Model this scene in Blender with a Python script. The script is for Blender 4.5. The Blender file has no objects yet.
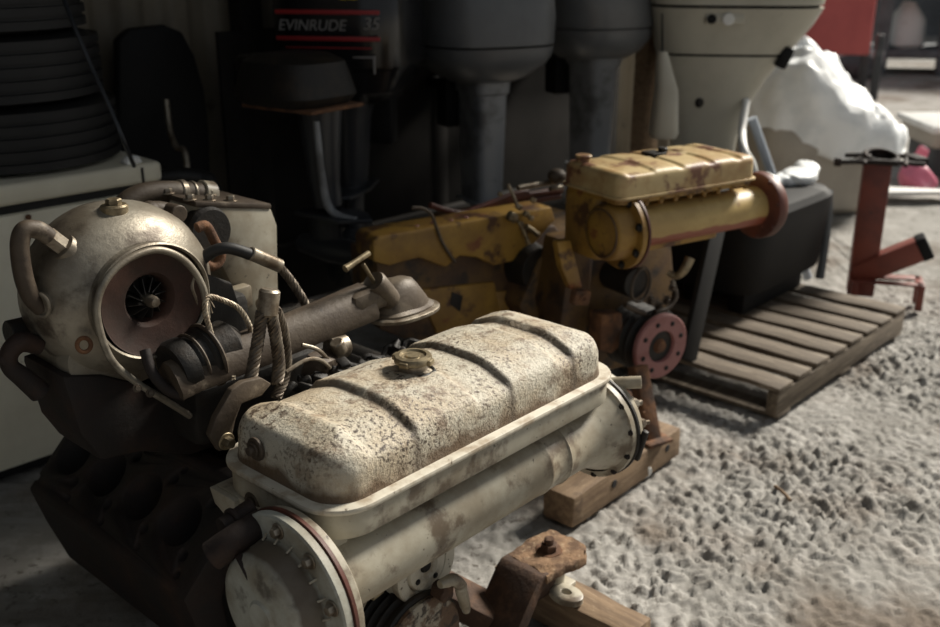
import bpy, bmesh, math, random
from mathutils import Vector, Matrix, noise
random.seed(7)
C = bpy.context.scene.collection
PI = math.pi
# ---------------------------------------------------------------- camera model (used to measure positions)
FPX, PITCH, CAMH = 1000.0, math.radians(20), 1.45
def ray(x, y):
    u = (x-470)/FPX; v = (313.5-y)/FPX
    return Vector((u, math.cos(PITCH)+v*math.sin(PITCH), -math.sin(PITCH)+v*math.cos(PITCH)))
CAM = Vector((0, 0, CAMH))
def dep(x, y, t): return CAM + ray(x, y)*t
def gz(x, y, z=0.0):
    r = ray(x, y); return CAM + r*((z-CAMH)/r.z)
class Fr:                                   # a local frame: origin on the ground, yaw about Z
    def __init__(s, o, deg):
        s.o = Vector(o); s.yaw = math.radians(deg); s.R = Matrix.Rotation(s.yaw, 3, 'Z')
    def l(s, P): return s.R.transposed() @ (Vector(P)-s.o)
    def w(s, P): return s.o + s.R @ Vector(P)
    def at(s, x, y, ax, val):
        c = s.l(CAM); d = s.R.transposed() @ ray(x, y)
        return c + d*((val-c[ax])/d[ax])
    def pts(s, L, y): return [s.at(a[0], a[1], 1, a[2] if len(a) > 2 else y) for a in L]
W = Fr((-.2852, 1.3068, 0), 48)
Y = Fr((.42, 2.712, 0), 32)

# ---------------------------------------------------------------- mesh builder
def frame_from(axis):
    a = Vector(axis).normalized()
    t = Vector((0, 0, 1)) if abs(a.z) < .9 else Vector((1, 0, 0))
    u = t.cross(a).normalized(); return u, a.cross(u), a
class M:
    def __init__(s): s.b = bmesh.new()
    def _merge(s, o):
        me = bpy.data.meshes.new('t'); o.to_mesh(me); o.free(); s.b.from_mesh(me); bpy.data.meshes.remove(me); return s
    def box(s, c, d, rot=(0, 0, 0), bev=.004, seg=2):
        o = bmesh.new(); bmesh.ops.create_cube(o, size=1)
        bmesh.ops.scale(o, vec=d, verts=o.verts)
        if bev > 0: bmesh.ops.bevel(o, geom=o.edges[:], offset=min(bev, min(d)*.45), segments=seg, affect='EDGES', profile=.5)
        from mathutils import Euler
        bmesh.ops.transform(o, matrix=Matrix.Translation(c) @ Euler(rot).to_matrix().to_4x4(), verts=o.verts)
        return s._merge(o)
    def beam(s, p0, p1, w, h, bev=.004, up=(0, 0, 1)):
        p0 = Vector(p0); p1 = Vector(p1); a = (p1-p0); L = a.length; a.normalize()
        r = a.cross(Vector(up)).normalized(); u = r.cross(a)
        o = bmesh.new(); bmesh.ops.create_cube(o, size=1); bmesh.ops.scale(o, vec=(L, w, h), verts=o.verts)
        if bev > 0: bmesh.ops.bevel(o, geom=o.edges[:], offset=bev, segments=2, affect='EDGES', profile=.5)
        m = Matrix((a, r, u)).transposed().to_4x4(); m.translation = (p0+p1)/2
        bmesh.ops.transform(o, matrix=m, verts=o.verts); return s._merge(o)
    def lathe(s, prof, o=(0, 0, 0), axis=(0, 0, 1), n=40, sx=1.0, sy=1.0):
        u, v, a = frame_from(axis); o = Vector(o); rows = []
        for r, h in prof:
            if r < 1e-5: rows.append([s.b.verts.new(o+a*h)])
            else: rows.append([s.b.verts.new(o+a*h+u*(r*sx*math.cos(2*PI*k/n))+v*(r*sy*math.sin(2*PI*k/n))) for k in range(n)])
        for A, B in zip(rows, rows[1:]):
            for k in range(n):
                k2 = (k+1) % n
                if len(A) == 1 and len(B) == 1: continue
                if len(A) == 1: f = (A[0], B[k2], B[k])
                elif len(B) == 1: f = (A[k], A[k2], B[0])
                else: f = (A[k], A[k2], B[k2], B[k])
                try: s.b.faces.new(f)
                except ValueError: pass
        return s
    def cyl(s, p0, p1, r, r1=None, n=28, ch=.002):
        p0 = Vector(p0); p1 = Vector(p1); L = (p1-p0).length; r1 = r if r1 is None else r1; ch = min(ch, r*.3, L*.3, r1*.3)
        return s.lathe([(0, 0), (r-ch, 0), (r, ch), (r1, L-ch), (r1-ch, L), (0, L)], p0, p1-p0, n)
    def ring(s, c, axis, R, r, n=40, m=10):
        return s.lathe([(R+r*math.cos(2*PI*k/m), r*math.sin(2*PI*k/m)) for k in range(m+1)], c, axis, n)
    def tube(s, pts, r, n=12, sub=6, cap=True):
        P = smooth(pts, sub) if sub > 1 else [Vector(p) for p in pts]
        rr = r if isinstance(r, (list, tuple)) else [r]
        N = len(P); T = [(P[min(i+1, N-1)]-P[max(i-1, 0)]).normalized() for i in range(N)]
        u, v, _ = frame_from(T[0]); rows = []
        for i in range(N):
            u = (u - T[i]*u.dot(T[i])).normalized(); v = T[i].cross(u)
            f = i/(N-1)*(len(rr)-1); k = min(int(f), len(rr)-2) if len(rr) > 1 else 0
            q = rr[0] if len(rr) == 1 else rr[k]+(rr[k+1]-rr[k])*(f-k)
            rows.append([s.b.verts.new(P[i]+u*(q*math.cos(2*PI*j/n))+v*(q*math.sin(2*PI*j/n))) for j in range(n)])
        for A, B in zip(rows, rows[1:]):
            for k in range(n): s.b.faces.new((A[k], A[(k+1) % n], B[(k+1) % n], B[k]))
        if cap: s.b.faces.new(rows[0][::-1]); s.b.faces.new(rows[-1])
        return s
    def rope(s, pts, r, strands=6, pitch=.05, sub=14):
        P = smooth(pts, sub); N = len(P)
        T = [(P[min(i+1, N-1)]-P[max(i-1, 0)]).normalized() for i in range(N)]
        u, v, _ = frame_from(T[0]); fr = []; L = 0
        for i in range(N):
            if i: L += (P[i]-P[i-1]).length
            u = (u - T[i]*u.dot(T[i])).normalized(); fr.append((u.copy(), T[i].cross(u), L))
        for k in range(strands):
            s.tube([P[i]+fr[i][0]*(r*.62*math.cos(2*PI*(k/strands+fr[i][2]/pitch)))+fr[i][1]*(r*.62*math.sin(2*PI*(k/strands+fr[i][2]/pitch))) for i in range(N)], r*.4, n=6, sub=1)
        return s
    def prism(s, poly, o, u, v, th, bev=.003):
        o = Vector(o); u = Vector(u); v = Vector(v); w = u.cross(v).normalized()
        b = bmesh.new(); A = [b.verts.new(o+u*p[0]+v*p[1]) for p in poly]
        f = b.faces.new(A); r = bmesh.ops.extrude_face_region(b, geom=[f])
        bmesh.ops.translate(b, vec=w*th, verts=[e for e in r['geom'] if isinstance(e, bmesh.types.BMVert)])
        bmesh.ops.recalc_face_normals(b, faces=b.faces)
        if bev > 0: bmesh.ops.bevel(b, geom=[e for e in b.edges if len(e.link_faces) == 2 and e.calc_face_angle(0) > .5], offset=bev, segments=2, affect='EDGES', profile=.5, clamp_overlap=True)
        return s._merge(b)
    def loft(s, secs, n=36, cap=True):     # secs: (z, cx, cy, rx, ry, power)
        rows = []
        for z, cx, cy, rx, ry, pw in secs:
            row = []
            for k in range(n):
                a = 2*PI*k/n; c = math.cos(a); d = math.sin(a)
                row.append(s.b.verts.new((cx+rx*math.copysign(abs(c)**(2/pw), c), cy+ry*math.copysign(abs(d)**(2/pw), d), z)))
            rows.append(row)
        for A, B in zip(rows, rows[1:]):
            for k in range(n): s.b.faces.new((A[k], A[(k+1) % n], B[(k+1) % n], B[k]))
        if cap: s.b.faces.new(rows[0][::-1]); s.b.faces.new(rows[-1])
        return s
    def sphere(s, c, r, sc=(1, 1, 1), sub=3):
        o = bmesh.new(); bmesh.ops.create_icosphere(o, subdivisions=sub, radius=r)
        bmesh.ops.transform(o, matrix=Matrix.Translation(c) @ Matrix.Diagonal((*sc, 1)), verts=o.verts); return s._merge(o)
    def hexbolt(s, p, axis, r=.009, h=.007, washer=True, shank=.0):
        p = Vector(p); a = Vector(axis).normalized()
        if washer: s.cyl(p, p+a*.003, r*1.55, n=20, ch=.0008); p = p+a*.003
        s.lathe([(0, 0), (r, 0), (r, h*.8), (r*.85, h), (0, h)], p, a, 6)
        if shank: s.cyl(p+a*h, p+a*(h+shank), r*.55, n=12, ch=.001)
        return s
    def jitter(s, amp, sc):
        for v in s.b.verts:
            v.co += noise.noise_vector(v.co*sc)*amp
        return s
    def rotate(s, mat):
        bmesh.ops.transform(s.b, matrix=mat, verts=s.b.verts); return s
    def out(s, name, mat, parent=None, sharp=38, loc=None):
        bmesh.ops.recalc_face_normals(s.b, faces=s.b.faces)
        for f in s.b.faces: f.smooth = True
        for e in s.b.edges:
            if len(e.link_faces) == 2 and e.calc_face_angle(0) > math.radians(sharp): e.smooth = False
        me = bpy.data.meshes.new(name); s.b.to_mesh(me); s.b.free()
        me.materials.append(mat); o = bpy.data.objects.new(name, me); C.objects.link(o)
        if parent: o.parent = parent
        if loc is not None: o.location = loc
        return o
def smooth(pts, sub):
    P = [Vector(p) for p in pts]; out = []
    for i in range(len(P)-1):
        a = P[max(i-1, 0)]; b = P[i]; c = P[i+1]; d = P[min(i+2, len(P)-1)]
        for k in range(sub):
            t = k/sub
            out.append(.5*((2*b)+(c-a)*t+(2*a-5*b+4*c-d)*t*t+(3*b-a-3*c+d)*t**3))
    out.append(P[-1]); return out
def thing(name, label, cat, loc=(0, 0, 0), yaw=0, group=None):
    o = bpy.data.objects.new(name, None); C.objects.link(o); o.empty_display_size = .1
    o.location = loc; o.rotation_euler = (0, 0, yaw); return tag(o, label, cat, group)
def tag(o, label, cat, group=None, kind=None):
    o['label'] = label; o['category'] = cat
    if group: o['group'] = group
    if kind: o['kind'] = kind
    return o
def struct(o): o['kind'] = 'structure'; return o
def dup(o, loc=None, parent=None):
    c = o.copy(); C.objects.link(c)
    if parent is not None: c.parent = parent
    if loc is not None: c.location = loc
    return c

# ---------------------------------------------------------------- materials
def mat(name, base, rough=.6, metal=0., layers=(), bump=(0, 40), bump2=None, spec=.5, coat=0.):
    """layers: (colour, noise scale, threshold, softness, strength[, roughness detail]) mixed over the base"""
    m = bpy.data.materials.new(name); m.use_nodes = True; N = m.node_tree.nodes; Lk = m.node_tree.links
    bs = N['Principled BSDF']; bs.inputs['Roughness'].default_value = rough; bs.inputs['Metallic'].default_value = metal
    bs.inputs['Specular IOR Level'].default_value = spec; bs.inputs['Coat Weight'].default_value = coat
    tc = N.new('ShaderNodeTexCoord'); cur = N.new('ShaderNodeRGB'); cur.outputs[0].default_value = (*base, 1); cur = cur.outputs[0]
    for i, ly in enumerate(layers):
        col, sc, th, so, st = ly[:5]
        nz = N.new('ShaderNodeTexNoise'); nz.inputs['Scale'].default_value = sc; nz.inputs['Detail'].default_value = 8; nz.inputs['Roughness'].default_value = ly[5] if len(ly) > 5 else .62
        mp = N.new('ShaderNodeMapping'); mp.inputs['Location'].default_value = (i*3.7, i*1.3, i*5.1)
        if len(ly) > 6: mp.inputs['Scale'].default_value = ly[6]
        Lk.new(tc.outputs['Object'], mp.inputs['Vector']); Lk.new(mp.outputs[0], nz.inputs['Vector'])
        mr = N.new('ShaderNodeMapRange'); mr.inputs['From Min'].default_value = th-so; mr.inputs['From Max'].default_value = th+so
        mr.inputs['To Max'].default_value = st; mr.interpolation_type = 'SMOOTHSTEP'
        Lk.new(nz.outputs['Fac'], mr.inputs['Value'])
        fac = mr.outputs[0]
        if len(ly) > 7:                        # patches where this layer gathers
            n2 = N.new('ShaderNodeTexNoise'); n2.inputs['Scale'].default_value = ly[7][0]; n2.inputs['Detail'].default_value = 4
            Lk.new(mp.outputs[0], n2.inputs['Vector']); m2 = N.new('ShaderNodeMapRange'); m2.inputs['From Min'].default_value = ly[7][1]-ly[7][2]; m2.inputs['From Max'].default_value = ly[7][1]+ly[7][2]
            Lk.new(n2.outputs['Fac'], m2.inputs['Value']); mm = N.new('ShaderNodeMath'); mm.operation = 'MULTIPLY'; Lk.new(fac, mm.inputs[0]); Lk.new(m2.outputs[0], mm.inputs[1]); fac = mm.outputs[0]
        mx = N.new('ShaderNodeMix'); mx.data_type = 'RGBA'; mx.inputs[7].default_value = (*col, 1)
        Lk.new(fac, mx.inputs[0]); Lk.new(cur, mx.inputs[6]); cur = mx.outputs[2]
    Lk.new(cur, bs.inputs['Base Color'])
    prev = None
    for st, sc in [b for b in (bump, bump2) if b and b[0] > 0]:
        nz = N.new('ShaderNodeTexNoise'); nz.inputs['Scale'].default_value = sc; nz.inputs['Detail'].default_value = 8; nz.inputs['Roughness'].default_value = .65
        Lk.new(tc.outputs['Object'], nz.inputs['Vector'])
        bp = N.new('ShaderNodeBump'); bp.inputs['Strength'].default_value = min(1, st); bp.inputs['Distance'].default_value = .004
        Lk.new(nz.outputs['Fac'], bp.inputs['Height'])
        if prev: Lk.new(prev, bp.inputs['Normal'])
        prev = bp.outputs[0]
    if prev: Lk.new(prev, bs.inputs['Normal'])
    return m
def add_band(m, axis, lo, hi, soft, col, strength=1., nsc=14, namp=.02, metal0=False):
    """a stain, paint or painted-shade band that lies at a given height of the thing, with a ragged edge"""
    N = m.node_tree.nodes; Lk = m.node_tree.links; bs = N['Principled BSDF']; cur = bs.inputs['Base Color'].links[0].from_socket
    tc = [n for n in N if n.type == 'TEX_COORD'][0]; sp = N.new('ShaderNodeSeparateXYZ'); Lk.new(tc.outputs['Object'], sp.inputs[0])
    nz = N.new('ShaderNodeTexNoise'); nz.inputs['Scale'].default_value = nsc; nz.inputs['Detail'].default_value = 6; Lk.new(tc.outputs['Object'], nz.inputs['Vector'])
    a = N.new('ShaderNodeMath'); a.operation = 'MULTIPLY_ADD'; a.inputs[1].default_value = namp*2; Lk.new(nz.outputs['Fac'], a.inputs[0]); Lk.new(sp.outputs[axis], a.inputs[2])
    d = N.new('ShaderNodeMath'); d.operation = 'SUBTRACT'; d.inputs[1].default_value = (lo+hi)/2+namp; Lk.new(a.outputs[0], d.inputs[0])
    b = N.new('ShaderNodeMath'); b.operation = 'ABSOLUTE'; Lk.new(d.outputs[0], b.inputs[0])
    mr = N.new('ShaderNodeMapRange'); mr.inputs['From Min'].default_value = (hi-lo)/2+soft; mr.inputs['From Max'].default_value = (hi-lo)/2-soft; mr.inputs['To Max'].default_value = strength
    Lk.new(b.outputs[0], mr.inputs['Value'])
    mx = N.new('ShaderNodeMix'); mx.data_type = 'RGBA'; mx.inputs[7].default_value = (*col, 1); Lk.new(mr.outputs[0], mx.inputs[0]); Lk.new(cur, mx.inputs[6]); Lk.new(mx.outputs[2], bs.inputs['Base Color'])
    return m
BR = (.10, .062, .032); DK = (.018, .014, .011); RU = (.17, .075, .03)
CREAM = (.50, .46, .37)
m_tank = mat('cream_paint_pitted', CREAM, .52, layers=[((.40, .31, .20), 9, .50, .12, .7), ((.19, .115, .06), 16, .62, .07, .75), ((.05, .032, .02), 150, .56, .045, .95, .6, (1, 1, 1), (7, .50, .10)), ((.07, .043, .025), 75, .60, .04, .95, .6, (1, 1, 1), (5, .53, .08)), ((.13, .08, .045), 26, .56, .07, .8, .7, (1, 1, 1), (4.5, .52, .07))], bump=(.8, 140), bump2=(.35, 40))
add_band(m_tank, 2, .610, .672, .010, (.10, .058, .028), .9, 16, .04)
for x_ in (.236, .474, .660): add_band(m_tank, 0, x_-.009, x_+.007, .007, (.085, .06, .038), .75, 40, .008)  # grime on the rib steps, with their shade painted into the colour
m_cream = mat('cream_paint_worn', (.42, .39, .31), .45, layers=[((.22, .175, .115), 7, .5, .14, .75), ((.10, .068, .042), 12, .59, .07, .85), ((.05, .037, .025), 70, .68, .03, .8)], bump=(.12, 60))
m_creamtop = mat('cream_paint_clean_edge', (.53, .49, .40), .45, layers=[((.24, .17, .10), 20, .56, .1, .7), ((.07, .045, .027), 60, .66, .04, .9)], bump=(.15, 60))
m_cover = mat('pale_enamel_cover', (.42, .43, .38), .5, layers=[((.20, .17, .12), 8, .5, .13, .8), ((.06, .048, .036), 16, .6, .08, .8)], bump=(.2, 60))
add_band(m_cover, 0, -.050, -.014, .003, (.085, .062, .04), .9, 30, .005)
m_silver = mat('aged_cast_aluminium', (.34, .31, .25), .46, .5, layers=[((.15, .12, .085), 6, .47, .16, .85), ((.05, .035, .025), 11, .57, .09, .85), ((.05, .04, .03), 60, .7, .04, .7)], bump=(.25, 110))
m_peel = mat('peeling_cream_over_rust', (.36, .32, .25), .7, layers=[((.12, .065, .035), 16, .47, .05, .95), ((.03, .02, .015), 40, .58, .05, .9)], bump=(1, 60))
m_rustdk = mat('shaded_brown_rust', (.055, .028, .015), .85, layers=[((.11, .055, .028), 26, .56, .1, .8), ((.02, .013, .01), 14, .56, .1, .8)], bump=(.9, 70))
m_inlet = mat('reddish_inlet_rust', (.042, .020, .013), .75, layers=[((.07, .03, .018), 9, .52, .12, .8), ((.03, .018, .012), 14, .56, .1, .8)], bump=(.3, 60))
m_rust = mat('brown_rust', (.115, .052, .024), .85, layers=[((.26, .12, .05), 22, .55, .12, .8), ((.03, .02, .015), 14, .56, .12, .8)], bump=(.9, 70))
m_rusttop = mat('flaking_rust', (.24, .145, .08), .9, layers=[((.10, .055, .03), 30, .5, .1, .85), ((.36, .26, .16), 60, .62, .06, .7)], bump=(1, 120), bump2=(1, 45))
m_darkrust = mat('dark_rust', (.018, .010, .007), .75, .1, layers=[((.05, .023, .012), 12, .58, .12, .8), ((.012, .01, .009), 9, .5, .15, .8)], bump=(.5, 70))
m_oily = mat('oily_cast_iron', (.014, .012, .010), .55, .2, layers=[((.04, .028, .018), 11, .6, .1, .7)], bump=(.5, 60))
m_house = mat('brown_grey_casting', (.15, .12, .085), .55, .15, layers=[((.06, .042, .027), 14, .5, .14, .85), ((.03, .022, .016), 50, .64, .05, .8)], bump=(.35, 60))
m_rail = mat('brown_coated_rail', (.075, .055, .036), .6, .1, layers=[((.045, .03, .019), 12, .5, .14, .85), ((.22, .18, .13), 20, .64, .07, .7), ((.03, .022, .016), 50, .66, .05, .8)], bump=(.35, 60))
m_steel = mat('worn_steel', (.33, .29, .23), .42, .7, layers=[((.12, .085, .055), 30, .5, .12, .8)], bump=(.2, 90))
m_wire = mat('greasy_wire_rope', (.15, .125, .095), .5, .6, layers=[((.05, .035, .025), 40, .5, .15, .8)])
m_frayed = mat('bare_wire_rope', (.42, .36, .27), .5, .4, layers=[((.16, .11, .07), 60, .52, .12, .8)])
m_brass = mat('tarnished_brass', (.33, .27, .17), .42, .6, layers=[((.10, .075, .045), 30, .52, .12, .8)], bump=(.2, 90))
YEL = (.52, .31, .055)
m_yel = mat('yellow_paint_worn', (.36, .21, .038), .5, layers=[((.19, .10, .025), 6, .48, .14, .8), ((.07, .03, .016), 11, .585, .055, .92), ((.18, .05, .025), 9, .63, .04, .8)], bump=(.2, 60))
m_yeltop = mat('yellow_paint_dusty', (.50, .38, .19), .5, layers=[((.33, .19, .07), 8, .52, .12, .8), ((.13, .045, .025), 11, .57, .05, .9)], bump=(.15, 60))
m_yeltube = mat('yellow_paint_over_red', (.50, .36, .14), .45, layers=[((.36, .24, .085), 8, .5, .14, .75), ((.14, .05, .025), 25, .66, .04, .9)], bump=(.1, 60))
add_band(m_yeltube, 2, .55, .690, .004, (.24, .055, .032), .95, 14, .012)
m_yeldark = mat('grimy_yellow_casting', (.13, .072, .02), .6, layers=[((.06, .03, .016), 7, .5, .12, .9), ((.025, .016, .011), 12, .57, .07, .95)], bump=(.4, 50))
m_redbr = mat('red_oxide_primer', (.12, .035, .022), .5, layers=[((.05, .02, .014), 9, .52, .12, .8), ((.28, .15, .1), 30, .68, .05, .6)], bump=(.15, 60))
m_pulley = mat('faded_red_pulley', (.30, .135, .125), .55, layers=[((.22, .08, .07), 18, .55, .12, .7), ((.05, .03, .025), 50, .68, .04, .9)], bump=(.1, 60))
m_rub = mat('black_rubber', (.006, .006, .006), .6, layers=[((.014, .013, .012), 8, .55, .15, .7)], bump=(.15, 50))
m_black = mat('black_plastic', (.005, .005, .005), .65, layers=[((.012, .0115, .011), 5, .55, .15, .6)], bump=(.1, 20), spec=.25)
m_blackgl = mat('black_gloss_cowl', (.008, .008, .009), .22, layers=[((.02, .02, .02), 6, .6, .1, .5)])
m_grey = mat('grey_gloss_cowl', (.13, .135, .14), .33, layers=[((.10, .104, .108), 5, .55, .12, .7), ((.16, .16, .16), 22, .7, .06, .5)])
m_greyleg = mat('grey_blue_leg', (.24, .25, .26), .35, .1, layers=[((.08, .08, .08), 7, .55, .1, .8)])
m_darkleg = mat('dark_leg_paint', (.02, .022, .026), .35, layers=[((.05, .05, .05), 9, .6, .1, .5)])
m_pole = mat('blue_grey_pole_paint', (.38, .42, .47), .5)
m_bone = mat('bone_gloss_paint', (.48, .455, .375), .4, layers=[((.36, .335, .27), 4, .55, .15, .6), ((.06, .05, .04), 20, .72, .04, .8)])
m_alu = mat('bare_aluminium_skeg', (.45, .45, .43), .4, .5, layers=[((.15, .14, .13), 9, .55, .1, .8)])
m_freezer = mat('aged_freezer_enamel', (.80, .76, .61), .45, layers=[((.62, .57, .44), 3, .52, .15, .7), ((.10, .06, .03), 14, .70, .04, .8), ((.14, .12, .09), 40, .72, .03, .7)], bump=(.05, 30))
m_gasket = mat('black_gasket', (.01, .01, .01), .7)
m_wood = mat('weathered_board', (.135, .105, .072), .8, layers=[((.07, .05, .033), 5, .5, .13, .8, .6, (1, 12, 12)), ((.29, .24, .175), 9, .62, .08, .7, .6, (1, 10, 10)), ((.03, .024, .018), 18, .68, .05, .8)], bump=(.4, 60))
m_timber = mat('old_timber', (.23, .155, .09), .8, layers=[((.12, .074, .042), 5, .5, .14, .8, .6, (1.2, 12, 12)), ((.07, .045, .027), 12, .63, .06, .85), ((.40, .31, .20), 30, .64, .06, .6, .6, (1, 9, 9))], bump=(.45, 50))
m_wall = mat('beige_sheet_wall', (.24, .205, .15), .6, layers=[((.13, .11, .08), 2, .52, .15, .8), ((.05, .035, .02), 8, .68, .06, .7)], bump=(.1, 30))
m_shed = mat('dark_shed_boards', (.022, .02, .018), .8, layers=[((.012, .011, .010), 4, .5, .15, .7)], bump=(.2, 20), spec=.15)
m_red = mat('red_steel_paint', (.21, .045, .026), .5, layers=[((.10, .025, .018), 6, .52, .13, .8), ((.03, .02, .016), 14, .66, .06, .8)], bump=(.1, 40))
m_redsheet = mat('faded_red_panel', (.50, .10, .095), .6, layers=[((.38, .07, .07), 3, .55, .12, .6)])
m_pink = mat('pink_plastic_bag', (.62, .16, .24), .5, layers=[((.72, .45, .5), 6, .6, .08, .8)])
m_sheet = mat('white_plastic_sheet', (.90, .92, .92), .45, layers=[((.66, .70, .72), 5, .55, .12, .7)], bump=(.25, 30))
m_beige = mat('beige_hull_gelcoat', (.40, .36, .30), .5, layers=[((.30, .265, .22), 3, .52, .15, .7)])
m_white = mat('white_paint', (.75, .75, .72), .5, layers=[((.5, .48, .44), 6, .62, .08, .6)])
m_greymetal = mat('grey_yard_steel', (.16, .17, .18), .6, .2, layers=[((.08, .085, .09), 4, .55, .12, .7)])
m_scrap = mat('dark_yard_scrap', (.06, .062, .065), .7, layers=[((.25, .25, .25), 5, .6, .1, .7)], bump=(.3, 20))
m_hole = mat('sooty_bore', (.006, .005, .005), .7)
m_yellowsticker = mat('yellow_sticker', (.75, .60, .06), .5)
m_redline = mat('red_cowl_stripe', (.30, .02, .022), .4)
m_letter = mat('silver_lettering', (.22, .21, .20), .4)

# ---------------------------------------------------------------- setting: ground, walls, unseen roof and left wall added for shade
def ground():
    def axis(a, b, lo, hi, fine, coarse):
        v = [a]
        while v[-1] < b:
            x = v[-1]; d = 0 if lo <= x <= hi else (lo-x if x < lo else x-hi)
            v.append(x+min(coarse, fine+d*.12))
        return v
    xs = axis(-7, 16, -.15, 2.0, .0075, .8); ys = axis(-5, 26, 1.55, 4.2, .0085, .8)
    me = bpy.data.meshes.new('floor'); V = []; F = []
    for y in ys:
        for x in xs:
            near = max(0, min(1, (6.5-math.hypot(x, y-1))/2))
            p = Vector((x, y, 0)); z = 0
            if near > 0:
                patch = .45+.9*max(0, min(1, .5+1.1*noise.noise(p*1.5+Vector((3, 1, 0)))))
                p = p+noise.noise_vector(p*6)*.04; a = noise.noise(p*21+Vector((9, 2, 0))); b = noise.noise(p*44+Vector((1, 7, 0))); c = noise.noise(p*80)
                h = abs(a)*.65+abs(b)*.6+c*.2           # ridged: crusts between sharp little pits
                h = min(1, h*1.25)
                z = (.029*(h-.5)*patch - .005)*near - .005
            V.append((x, y, z))
    nx = len(xs)
    for j in range(len(ys)-1):
        for i in range(nx-1):
            k = j*nx+i; F.append((k, k+1, k+nx+1, k+nx))
    me.from_pydata(V, [], F); me.polygons.foreach_set('use_smooth', [True]*len(F))
    g = mat('rough_worn_concrete', (.285, .274, .252), .9, layers=[((.20, .19, .17), 1.6, .5, .12, .75), ((.37, .355, .33), 9, .55, .1, .75), ((.07, .058, .045), 34, .60, .05, .9, .62, (1, 1, 1), (2.2, .5, .12)), ((.10, .068, .042), 1.5, .56, .09, .75)], bump=(.6, 90), bump2=(.5, 240))
    me.materials.append(g); o = bpy.data.objects.new('floor', me); C.objects.link(o); struct(o)
ground()
# shed axes: U runs along the back wall (to the right and away), N points from the wall to the open side
U = Vector((math.sin(math.radians(45)), math.cos(math.radians(45)), 0)); NV = Vector((U.y, -U.x, 0))
def uw(u, w, z): return U*u + NV*w + Vector((0, 0, z))
WB = -3.47
def corrugated():
    b = M(); n = 760; u0, u1 = -3.4, 5.25; rows = []
    for z in (0, 3.0):
        rows.append([b.b.verts.new(uw(u0+(u1-u0)*k/n, WB+.016*max(-1, min(1, 1.7*math.sin((u0+(u1-u0)*k/n)*2*PI/.19))), z)) for k in range(n+1)])
        rows.append([b.b.verts.new(uw(u0+(u1-u0)*k/n, WB-.03+.016*max(-1, min(1, 1.7*math.sin((u0+(u1-u0)*k/n)*2*PI/.19))), z)) for k in range(n+1)])
    for k in range(n):
        b.b.faces.new((rows[0][k], rows[0][k+1], rows[2][k+1], rows[2][k])); b.b.faces.new((rows[1][k], rows[3][k], rows[3][k+1], rows[1][k+1]))
        b.b.faces.new((rows[2][k], rows[2][k+1], rows[3][k+1], rows[3][k])); b.b.faces.new((rows[0][k], rows[1][k], rows[1][k+1], rows[0][k+1]))
    for k in (0, n): b.b.faces.new((rows[0][k], rows[2][k], rows[3][k], rows[1][k]))
    struct(b.out('wall_back', m_wall, sharp=60))
corrugated()
ROOF_W, ROOF_H, ROOF_U = -1.55, 2.75, 5.3
def slab(name, u0, u1, w0, w1, z0, z1, m):
    b = M(); b.prism([(u0, w0), (u1, w0), (u1, w1), (u0, w1)], (0, 0, z0), U, NV, z0-z1, bev=0); o = b.out(name, m); struct(o); return o
slab('shade_ceiling', -3.5, ROOF_U, WB-.2, ROOF_W, ROOF_H, ROOF_H+.08, m_shed)  # added unseen roof, its edge set to shade turbo, freezer and outboards
fw = M().box((8, 18.5, 2.2), (22, .3, 4.4), bev=0); struct(fw.out('wall_far', mat('grey_yard_wall', (.14, .145, .15), .8, layers=[((.07, .072, .075), 1.2, .5, .12, .8)])))
slab('shade_wall_left', -3.55, -3.4, WB-.2, 1.5, 0, ROOF_H, m_shed)  # unseen wall added to keep sky light off the left side

# ---------------------------------------------------------------- shared engine pieces
def rr_outline(hx, hy, r, n_edge_x, n_edge_y=24, n_c=12):
    """closed outline of a rounded rectangle, the same number of points whatever its size"""
    r = max(1e-4, min(r, hx, hy)); P = []
    def edge(a, b, n): P.extend([(a[0]+(b[0]-a[0])*k/n, a[1]+(b[1]-a[1])*k/n) for k in range(n)])
    def arc(cx, cy, a0): P.extend([(cx+r*math.cos(a0+PI/2*k/n_c), cy+r*math.sin(a0+PI/2*k/n_c)) for k in range(n_c)])
    edge((-hx+r, -hy), (hx-r, -hy), n_edge_x); arc(hx-r, -hy+r, -PI/2)
    edge((hx, -hy+r), (hx, hy-r), n_edge_y); arc(hx-r, hy-r, 0)
    edge((hx-r, hy), (-hx+r, hy), n_edge_x); arc(-hx+r, hy-r, PI/2)
    edge((-hx, hy-r), (-hx, -hy+r), n_edge_y); arc(-hx+r, -hy+r, PI)
    return P
def sst(a, b, x):
    t = max(0, min(1, (x-a)/(b-a))); return t*t*(3-2*t)
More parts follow.
